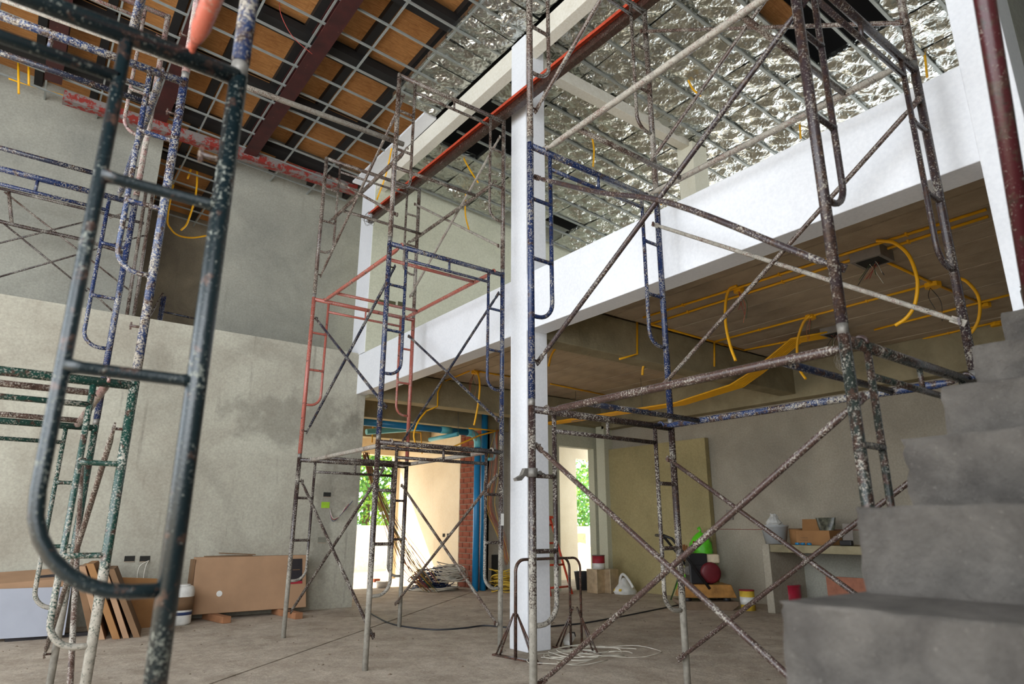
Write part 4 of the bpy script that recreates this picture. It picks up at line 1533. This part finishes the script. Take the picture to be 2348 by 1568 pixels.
for i, (u0, v0, u1, v1, th, m, lab) in enumerate(cards):
    f0 = at(u0, v0, 'z', 0)
    t0 = at(u1, v1, 'y', f0.y + 0.25)
    e = Vector((0.10, 0.62, 0))
    poly = [f0, f0 + Vector((0.04 + th, 0, 0)), Vector((t0.x + 0.04 + th, t0.y, t0.z)), Vector((t0.x, t0.y, t0.z))]
    poly = [f0, f0 + Vector((0.035 + th, -0.01, 0)), Vector((t0.x + 0.035 + th, f0.y + 0.02, t0.z)), Vector((t0.x, f0.y + 0.03, t0.z))]
    tag(MB().prism(poly, e).build('carton', m, None, 0.003), lab, 'box')
f0 = at(325, 1460, 'z', 0)
tag(MB().prism([(f0.x - 0.28, 3.15, 0), (f0.x + 0.38, 3.3, 0), (f0.x + 0.38, 3.55, 0.44), (f0.x - 0.34, 3.45, 0.5)], (-0.01, 0.03, 0)).build('carton', M_cardo, None, 0.003), 'wide orange-brown carton sheet standing behind the leaning stack', 'box')

# ---- red folding ladder behind the column
la = thing('step_ladder', at(1300, 1365, 'z', 0), 'red steel step ladder standing behind the white column', 'ladder')
lb0, lb1 = at(1262, 1367, 'z', 0), at(1312, 1362, 'z', 0)
lt = at(1268, 1186, 'y', lb0.y + 0.2)
topc = Vector((lb0.x + 0.12, lb0.y + 0.25, lt.z))
for a_, b_ in ((lb0, topc + Vector((-0.08, 0, 0))), (lb1, topc + Vector((0.1, 0, 0)))):
    MB().tube([a_, b_], 0.018, 8).build('rail', M_ladder, la)
for f in (0.1, 0.38, 0.66, 0.9):
    MB().tube([lb0.lerp(topc + Vector((-0.08, 0, 0)), f), lb1.lerp(topc + Vector((0.1, 0, 0)), f)], 0.016, 8).build('tread', M_ladder, la)
MB().obox(topc, (0.13, 0, 0), (0, 0.09, 0), (0, 0, 0.02)).build('top_cap', M_ladder, la)
for s_ in (-0.08, 0.1):
    MB().tube([topc + Vector((s_, 0.05, 0)), Vector((topc.x + s_ * 2.4, topc.y + 0.55, 0))], 0.016, 8).build('rear_leg', M_ladder, la)

# ---- tins, bucket, sack by the doorway
def can(loc, r, h, mat, name, label, cat, band=None, lid=None):
    t_ = thing(name, loc, label, cat)
    c_ = Vector(loc)
    MB().lathe(c_, [(r, 0), (r, h)], 22).build('body', mat, t_)
    MB().lathe(c_ + Vector((0, 0, h - 0.008)), [(r * 1.04, 0), (r * 1.04, 0.012), (r * 0.9, 0.012)], 22).build('rim', lid or M_steel, t_)
    if band:
        z0_, z1_, m_ = band
        MB().lathe(c_ + Vector((0, 0, z0_)), [(r * 1.01, 0), (r * 1.01, z1_ - z0_)], 22).build('label', m_, t_)
    return t_


tp = at(1362, 1360, 'z', 0)
M_tin = plain('tin_plate', hexc(186, 166, 138), 0.4, 0.6, 0.15)
tag(MB().box(tp.x - 0.02, tp.x + 0.22, tp.y - 0.1, tp.y + 0.14, 0, 0.36).build('metal_tin', M_tin, None, 0.008), 'square metal tin carrying the red paint can', 'tin')
tp2 = at(1388, 1360, 'z', 0)
tag(MB().box(tp2.x + 0.0, tp2.x + 0.2, tp2.y - 0.12, tp2.y + 0.1, 0, 0.36).build('metal_tin', M_tin, None, 0.008), 'square metal tin beside the white sack', 'tin')
can((tp.x + 0.12, tp.y, 0.36), 0.1, 0.21, M_redp, 'paint_can', 'red and white paint can standing on the square tin', 'can', (0.0, 0.09, M_plast))
bk = at(1340, 1352, 'z', 0)
MB_b = MB().lathe((bk.x, bk.y, 0), [(0.13, 0), (0.165, 0.28), (0.172, 0.29), (0.155, 0.285), (0.12, 0.02)], 22)
tag(MB_b.build('bucket', M_wblk), 'dark mortar bucket in the doorway beside the tins', 'bucket')
# white sack
sp = Vector((5.72, 2.9, 0))
mb = MB()
rr = random.Random(8)
rings = []
for i, (h_, ra) in enumerate(((0, 0.20), (0.04, 0.21), (0.09, 0.18), (0.14, 0.12), (0.18, 0.08), (0.21, 0.05), (0.24, 0.02))):
    rings.append([Vector((sp.x + (ra * (1 + rr.uniform(-.15, .15))) * cos(a * pi / 7) - 0.1 * h_, sp.y + ra * 0.7 * (1 + rr.uniform(-.15, .15)) * sin(a * pi / 7), h_)) for a in range(14)])
vs = [p for r_ in rings for p in r_]
mb.add(vs, [(i * 14 + k, i * 14 + (k + 1) % 14, (i + 1) * 14 + (k + 1) % 14, (i + 1) * 14 + k) for i in range(6) for k in range(14)], True)
sk = thing('sack', (sp.x, sp.y, 0), 'half empty white woven sack on the floor by the partition', 'sack')
mb.build('body', M_plast, sk)
mb = MB()
mb.tube(smooth_path([(sp.x - 0.06, sp.y + 0.06, 0.13), (sp.x - 0.05, sp.y + 0.04, 0.25), (sp.x - 0.03, sp.y + 0.0, 0.29), (sp.x + 0.0, sp.y - 0.07, 0.22), (sp.x + 0.02, sp.y - 0.15, 0.1)]), 0.022, 8)
mb.build('folded_neck', M_plast, sk)
mb = MB().add([(sp.x - 0.213, sp.y + 0.05, 0.05), (sp.x - 0.19, sp.y - 0.09, 0.05), (sp.x - 0.17, sp.y - 0.09, 0.085), (sp.x - 0.195, sp.y + 0.05, 0.085)], [(0, 1, 2, 3)])
mb.build('yellow_stripe', M_wyel, sk)

# ---- plate compactor
cpn = at(1640, 1392, 'z', 0)
CX0, CY0 = 5.18, 0.98
pcx = thing('plate_compactor', (CX0, CY0, 0), 'yellow plate compactor with red and black engine before the partition', 'machine')
ax = Vector((0.8, -0.6, 0)).normalized()      # along the machine, to the right in the picture
ay = Vector((-ax.y, ax.x, 0))
o0 = Vector((CX0, CY0, 0))
W_ = lambda a_, b_, z_: o0 + ax * a_ + ay * b_ + Vector((0, 0, z_))
MB().prism([W_(-0.36, -0.24, 0.06), W_(-0.28, -0.24, 0.0), W_(0.28, -0.24, 0.0), W_(0.36, -0.24, 0.06), W_(0.36, -0.24, 0.1), W_(-0.36, -0.24, 0.1)], ay * 0.48).build('base_plate', plain('plate_steel', hexc(120, 100, 80), 0.7), pcx)
MB().prism([W_(-0.34, -0.2, 0.14), W_(0.36, -0.2, 0.14), W_(0.30, -0.2, 0.30), W_(-0.28, -0.2, 0.30)], ay * 0.4).build('deck', M_mach, pcx, 0.01)
for a_ in (-0.25, 0.25):
    MB().lathe(W_(a_, -0.12, 0.08), [(0.045, 0), (0.05, 0.04), (0.045, 0.08)], 12).lathe(W_(a_, 0.12, 0.08), [(0.045, 0), (0.05, 0.04), (0.045, 0.08)], 12).build('rubber_mount', M_mblk, pcx)
MB().obox(W_(-0.05, 0, 0.42), ax * 0.15, ay * 0.13, (0, 0, 0.12)).build('engine_block', M_mblk, pcx, 0.015)
MB().lathe(W_(0.06, -0.12, 0.44), [(0.125, 0), (0.13, -0.02), (0.13, -0.05), (0.10, -0.062), (0.03, -0.065)], 24, tuple(ay)).build('fan_cover', M_mred, pcx)
MB().obox(W_(-0.08, -0.02, 0.60), ax * 0.12, ay * 0.1, (0, 0, 0.075)).build('air_filter', M_mblk, pcx, 0.012)
MB().obox(W_(0.10, 0.0, 0.61), ax * 0.11, ay * 0.1, (0, 0, 0.055)).build('fuel_tank', M_mcrm, pcx, 0.02)
MB().lathe(W_(-0.2, -0.05, 0.46), [(0.055, -0.05), (0.06, 0), (0.055, 0.05)], 14, tuple(ay)).build('muffler', M_steel, pcx)
for b_ in (-0.2, 0.2):
    MB().tube([W_(0.02, b_, 0.25), W_(-0.28, b_, 0.68), W_(-0.42, b_, 0.86), W_(-0.52, b_ * 0.9, 0.9)], 0.018, 10).build('handle_arm', M_mblk, pcx)
MB().tube([W_(-0.52, -0.18, 0.9), W_(-0.56, -0.12, 0.9), W_(-0.56, 0.12, 0.9), W_(-0.52, 0.18, 0.9)], 0.018, 10).build('handle_grip', M_mblk, pcx)

# ---- green bags and broom against the partition
def bag(c_, rx, ry, h_, seed, label):
    rr_ = random.Random(seed)
    t_ = thing('plastic_bag', c_, label, 'bag')
    mb_ = MB()
    vs_ = []
    prof = ((0, 0.8), (0.1, 1.0), (0.35, 1.05), (0.6, 0.95), (0.8, 0.7), (0.93, 0.35), (1.0, 0.1))
    for f_, s_ in prof:
        for a_ in range(16):
            j_ = 1 + rr_.uniform(-0.1, 0.1)
            vs_.append((c_[0] + rx * s_ * j_ * cos(a_ * pi / 8), c_[1] + ry * s_ * j_ * sin(a_ * pi / 8), c_[2] + h_ * f_))
    mb_.add(vs_, [(i * 16 + k, i * 16 + (k + 1) % 16, (i + 1) * 16 + (k + 1) % 16, (i + 1) * 16 + k) for i in range(len(prof) - 1) for k in range(16)], True)
    mb_.build('body', M_limeg, t_)
    mk = MB().tube([(c_[0], c_[1], c_[2] + h_ * 0.98), (c_[0] + 0.02, c_[1], c_[2] + h_ * 1.06), (c_[0] - 0.01, c_[1] + 0.01, c_[2] + h_ * 1.14)], [0.015, 0.012, 0.03], 8)
    mk.build('tied_neck', M_limeg, t_)
    return t_


g1 = at(1590, 1345, 'x', 5.85)
bag((5.88, g1.y + 0.05, 0), 0.16, 0.24, 0.38, 2, 'lime green plastic bag at the bottom of the pile behind the compactor')
bag((5.9, g1.y - 0.10, 0.34), 0.14, 0.24, 0.2, 3, 'lime green plastic bag lying across the others')
b3 = bag((5.93, g1.y - 0.12, 0.54), 0.13, 0.17, 0.4, 4, 'topmost lime green bag with a tied neck and red line')
MB().tube([(5.81, g1.y - 0.07 + 0.02 * sin(a * .6), 0.6 + a * 0.027) for a in range(9)], 0.01, 6).build('red_line', M_redp, b3)
br = thing('broom', (5.6, g1.y + 0.2, 0), 'brown straw broom propped upside down behind the compactor', 'broom')
bt = at(1570, 1255, 'x', 5.65)
MB().tube([(5.6, g1.y + 0.22, 0), (5.65, bt.y + 0.03, bt.z - 0.18)], 0.011, 8).build('handle', M_wgrn, br)
rr = random.Random(17)
mb = MB()
for i in range(60):
    a_ = rr.uniform(-0.8, 0.8)
    mb.tube([(5.65 + rr.uniform(-.02, .02), bt.y + 0.03, bt.z - 0.2), (5.65 + rr.uniform(-.04, .04), bt.y + 0.03 - sin(a_) * 0.2, bt.z - 0.2 + cos(a_) * 0.24)], [0.003, 0.006], 4)
mb.build('bristles', M_broom, br)

yc = at(1716, 1399, 'z', 0)
can((yc.x, yc.y, 0), 0.09, 0.24, M_wyel, 'paint_can', 'yellow paint can with a coloured label beside the compactor', 'can', (0.07, 0.16, M_plast), M_redp)

# ---- concrete counter and what stands on it
ctz = 0.80
cn = thing('counter', (5.75, -1.0, 0), 'raw concrete counter built against the grey back wall', 'counter')
MB().box(5.42, 6.19, -2.6, 0.12, ctz - 0.09, ctz).build('top_slab', M_beamc, cn, 0.006)
MB().box(5.40, 6.19, 0.12, 0.22, 0, ctz + 0.005).build('end_wall', M_gwall, cn, 0.006)
MB().box(6.15, 6.19, -2.6, 0.12, 0, ctz - 0.09).build('back_panel', M_plB, cn)


def oncounter(u, v):
    return at(u, v, 'z', ctz + 0.001)


def ctop(u, x):
    """point on the counter top below pixel column u at depth x"""
    p_ = at(u, 1230, 'x', x)
    return Vector((x, p_.y, ctz))


c_ = ctop(1778, 5.72)
bk2 = thing('bucket', c_, 'paint-splashed grey plastic bucket on the counter', 'bucket')
MB().lathe(c_, [(0.125, 0), (0.165, 0.21), (0.172, 0.215), (0.172, 0.235), (0.155, 0.235), (0.115, 0.02)], 24).build('body', M_gbuck, bk2)
rr = random.Random(2)
M_film = plain('clear_film', hexc(196, 196, 192), 0.2)
mb = MB()
vs = []
for i in range(6):
    for a_ in range(12):
        r_ = 0.12 * (1 - i / 7) * rr.uniform(0.7, 1.2)
        vs.append(c_ + Vector((r_ * cos(a_ * pi / 6), r_ * sin(a_ * pi / 6), 0.2 + i * 0.035 + rr.uniform(-.012, .012))))
mb.add(vs, [(i * 12 + k, i * 12 + (k + 1) % 12, (i + 1) * 12 + (k + 1) % 12, (i + 1) * 12 + k) for i in range(5) for k in range(12)])
mb.build('crumpled_film', M_film, bk2)
c_ = ctop(1827, 5.85)
can(tuple(c_), 0.085, 0.19, M_cardo, 'tin_can', 'small brown tin between the bucket and the open carton', 'can', None, M_cardd)
c_ = ctop(1862, 5.75)
ob = thing('carton', c_, 'open orange-brown carton with raised flap on the counter', 'box')
MB().box(c_.x - 0.14, c_.x + 0.14, c_.y - 0.3, c_.y + 0.13, c_.z, c_.z + 0.17).build('body', M_cardo, ob, 0.003)
MB().obox((c_.x + 0.05, c_.y + 0.03, c_.z + 0.23), (0.003, 0, 0), (0, 0.11, 0.0), (0.05, 0.02, 0.075)).build('flap', M_cardo, ob)
MB().box(c_.x - 0.143, c_.x - 0.14, c_.y - 0.02, c_.y + 0.09, c_.z + 0.05, c_.z + 0.056).box(c_.x - 0.143, c_.x - 0.14, c_.y - 0.02, c_.y + 0.07, c_.z + 0.08, c_.z + 0.086).build('print', M_cardd, ob)
cb2 = Vector((c_.x, c_.y - 0.2, c_.z + 0.17))
M_pouch = plain('pouch_print', hexc(84, 84, 70), 0.3, 0, 0.6, 18)
mb = MB()
vs = []
for i, (h_, s_) in enumerate(((0, 0.8), (0.05, 1), (0.1, 1.05), (0.15, 1.15))):
    for a_ in range(12):
        vs.append(cb2 + Vector((0.05 * (1 - i * 0.28) * cos(a_ * pi / 6), 0.11 * s_ * sin(a_ * pi / 6), h_)))
mb.add(vs, [(i * 12 + k, i * 12 + (k + 1) % 12, (i + 1) * 12 + (k + 1) % 12, (i + 1) * 12 + k) for i in range(3) for k in range(12)], True)
tag(mb.build('foil_pouch', M_pouch), 'dark printed foil pouch standing in the open carton', 'bag')
for u, lab in ((1830, 'left bright blue pipe fitting on the counter edge'), (1842, 'middle bright blue pipe fitting on the counter edge'), (1857, 'right bright blue pipe fitting before the open carton')):
    c_ = ctop(u, 5.5)
    tag(MB().lathe(c_ + Vector((0, 0.02, 0.014)), [(0.014, -0.025), (0.014, 0.025)], 12, (0.2, 1, 0)).build('pipe_fitting', M_blue), lab, 'fitting')
c_ = ctop(1942, 5.7)
trw = thing('trowel', c_, 'grey steel trowel standing at the right end of the counter', 'trowel')
MB().obox(c_ + Vector((0.03, 0, 0.13)), (0.002, 0, 0), (0, 0.06, 0), (0.02, 0, 0.12)).build('blade', M_grbox, trw)
MB().obox(c_ + Vector((-0.03, 0, 0.03)), (0.03, 0, 0), (0, 0.07, 0), (0, 0, 0.03)).build('handle', M_mblk, trw, 0.01)
rb = at(1803, 1382, 'x', 5.8)
can((5.85, rb.y, 0), 0.16, 0.30, M_redb, 'bucket', 'dirty red bucket with lid under the counter', 'bucket', None, M_redb)
tb = at(1925, 1345, 'x', 6.1)
tag(MB().box(6.08, 6.12, tb.y - 0.5, tb.y + 0.15, 0.0, 0.42).build('panel_board', M_board), 'terracotta coloured board standing under the counter', 'board')
# red setting-out line on the back wall
tag(MB().tube([at(1628, 1213, 'x', 6.19), at(1990, 1215, 'x', 6.19)], 0.003, 5).build('chalk_line', M_wred), 'thin red setting-out line across the grey back wall', 'line')

# ---- wall boxes and loose wires on walls
def recess(u, v, y, label, wd=0.055, h=0.032, mat=None, cat='wall box'):
    p_ = at(u, v, 'y', y)
    t_ = thing('switch_box', p_, label, cat)
    MB().box(p_.x - wd, p_.x + wd, y - 0.004, y + 0.01, p_.z - h, p_.z + h).build('recess', mat or M_void, t_)
    MB().box(p_.x - wd, p_.x + wd, y - 0.007, y - 0.003, p_.z - h - 0.004, p_.z - h + 0.004).build('edge', M_mort, t_)
    return t_


recess(297, 1281, YW, 'left of two dark switch recesses low on the plastered wall', 0.05, 0.03)
s_ = recess(332, 1281, YW, 'right of two dark switch recesses with a white wire loop', 0.05, 0.03)
p_ = at(332, 1285, 'y', YW)
for q in (-0.03, 0.03):
    mbw = MB()
    wire(mbw, [p_ + Vector((0.04, -0.01, 0)), p_ + Vector((-0.02 + q, -0.05, -0.06)), p_ + Vector((-0.02 + q, -0.04, -0.2)), p_ + Vector((0.02 + q, -0.02, -0.3))], 0.005)
    mbw.build('wire', M_wwht, s_)
recess(750, 1134, YW, 'upper switch recess beside the middle tower legs', 0.05, 0.03)
s_ = recess(746, 1158, YW, 'lime green switch box with pink wires by the middle tower', 0.055, 0.04, M_lime)
p_ = at(756, 1165, 'y', YW)
for q in range(3):
    mbw = MB()
    wire(mbw, [p_, p_ + Vector((0.03, -0.05, -0.12 - 0.02 * q)), p_ + Vector((0.12, -0.05, -0.1)), p_ + Vector((0.2 + 0.05 * q, -0.03, 0.02 + 0.04 * q))], 0.004)
    mbw.build('wire', (M_wwht, M_wred, M_wblu)[q], s_)
recess(738, 1238, YW, 'lowest switch recess beside the middle tower legs', 0.055, 0.035, plain('patched', hexc(120, 118, 106), 0.9))
for u, lab in ((877, 'leftmost switch recess on the green upstairs wall'), (899, 'middle switch recess on the green upstairs wall'), (920, 'rightmost switch recess on the green upstairs wall')):
    recess(u, 694 + (u - 877) * 0.1, 3.5, lab, 0.055, 0.04, plain('box_olive', hexc(78, 76, 50), 0.8))
p_ = at(1018, 1228, 'x', 4.25)
for i, u in enumerate((1018, 1028)):
    q = at(u, 1227, 'x', 4.25)
    t_ = tag(MB().box(4.24, 4.255, q.y - 0.035, q.y + 0.035, q.z - 0.03, q.z + 0.03).build('switch_box', M_void), ('left' if i == 0 else 'right') + ' small socket box on the warm sunlit wall', 'wall box')
q = at(1675, 1180, 'x', 6.2)
tag(MB().box(6.17, 6.2, q.y - 0.05, q.y + 0.05, q.z - 0.07, q.z + 0.07).build('switch_box', M_grbox), 'dangling switch box on the grey back wall above the compactor', 'wall box')

# ================================================================== OUTSIDE
sd = at(1345, 1322, 'y', 7.2)
mb = MB()
rr = random.Random(6)
vs = []
NR, NA = 8, 22
for i in range(NR + 1):
    f_ = i / NR
    for a_ in range(NA):
        r_ = 1.15 * (1 - f_) * (1 + rr.uniform(-.06, .06))
        vs.append((8.9 + r_ * cos(a_ * 2 * pi / NA), 7.4 + r_ * 0.9 * sin(a_ * 2 * pi / NA), 0.66 * (1 - (1 - f_) ** 1.6) + rr.uniform(-.02, .02) * (0 < i) - 0.02))
mb.add(vs, [(i * NA + k, i * NA + (k + 1) % NA, (i + 1) * NA + (k + 1) % NA, (i + 1) * NA + k) for i in range(NR) for k in range(NA)], True)
tag(mb.build('sand_heap', M_sand), 'heap of pale sand outside the tall doorway opening', 'sand heap')
tag(MB().box(9.6, 10.6, 9.0, 9.5, -0.02, 0.85).build('brick_stack', plain('brick_pale', hexc(214, 160, 120), 0.9)), 'pallet of pale bricks behind the sand heap', 'bricks')
for i, (u, lab) in enumerate(((858, 'small red brick scrap on the sunlit threshold'), )):
    p_ = at(u, 1335, 'z', 0)
    tag(MB().box(p_.x, p_.x + 0.12, p_.y, p_.y + 0.1, 0, 0.06).build('brick', M_brick), lab, 'brick')
p_ = at(876, 1347, 'z', 0)
tag(MB().lathe((p_.x, p_.y, 0), [(0.1, 0), (0.11, 0.1), (0.095, 0.1), (0.09, 0.01)], 16).build('plastic_tub', M_plast), 'small white plastic tub near the sunlit opening', 'tub')


def tree(x, y, h_, rx, seed, label, ma, mb_):
    rr_ = random.Random(seed)
    t_ = thing('tree', (x, y, -0.02), label, 'tree', 'trees behind the garden wall')
    MB().tube([(x, y, -0.02), (x + 0.1, y, h_ * 0.5), (x, y + 0.1, h_ * 0.8)], [0.14, 0.1, 0.04], 8).build('trunk', M_bark, t_)
    for part, m_ in ((0, ma), (1, mb_)):
        vs_, fs_ = [], []
        cl_ = [(rr_.uniform(-rx, rx), rr_.uniform(-rx, rx) * 0.7, rr_.uniform(0.7, h_), rr_.uniform(0.5, 0.9)) for _ in range(26)]
        for i in range(2600):
            a_, b_, c__, r_ = cl_[i % 26]
            p = Vector((x + a_ + rr_.gauss(0, r_ * 0.5), y + b_ + rr_.gauss(0, r_ * 0.5), c__ + rr_.gauss(0, r_ * 0.45)))
            n_ = Vector((rr_.uniform(-1, 1), rr_.uniform(-1, 1), rr_.uniform(-0.3, 1))).normalized()
            e1_ = n_.orthogonal().normalized() * rr_.uniform(0.05, 0.1)
            e2_ = n_.cross(e1_) * 0.55
            k_ = len(vs_)
            vs_ += [p - e1_, p + e2_, p + e1_, p - e2_]
            fs_.append((k_, k_ + 1, k_ + 2, k_ + 3))
        o_ = MB().add(vs_, fs_).build('foliage', m_, t_)
        o_['kind'] = 'stuff'


tree(4.6, 14.0, 4.6, 1.4, 1, 'leafy bright tree seen at the left of the terrace opening', M_leafa, M_leafb)
tree(6.4, 14.2, 5.0, 1.6, 2, 'leafy tree seen at the right of the terrace opening', M_leafb, M_leafa)
tree(8.0, 15.5, 5.2, 1.6, 3, 'leafy tree beside the terrace opening trees, farther back', M_leafa, M_leafb)
tree(13.0, 13.6, 3.0, 1.6, 4, 'green tree filling the tall doorway opening', M_leafb, M_leafa)
tree(15.4, 15.5, 3.3, 1.7, 5, 'yellow-green tree behind in the tall doorway opening', M_leafa, M_leafb)
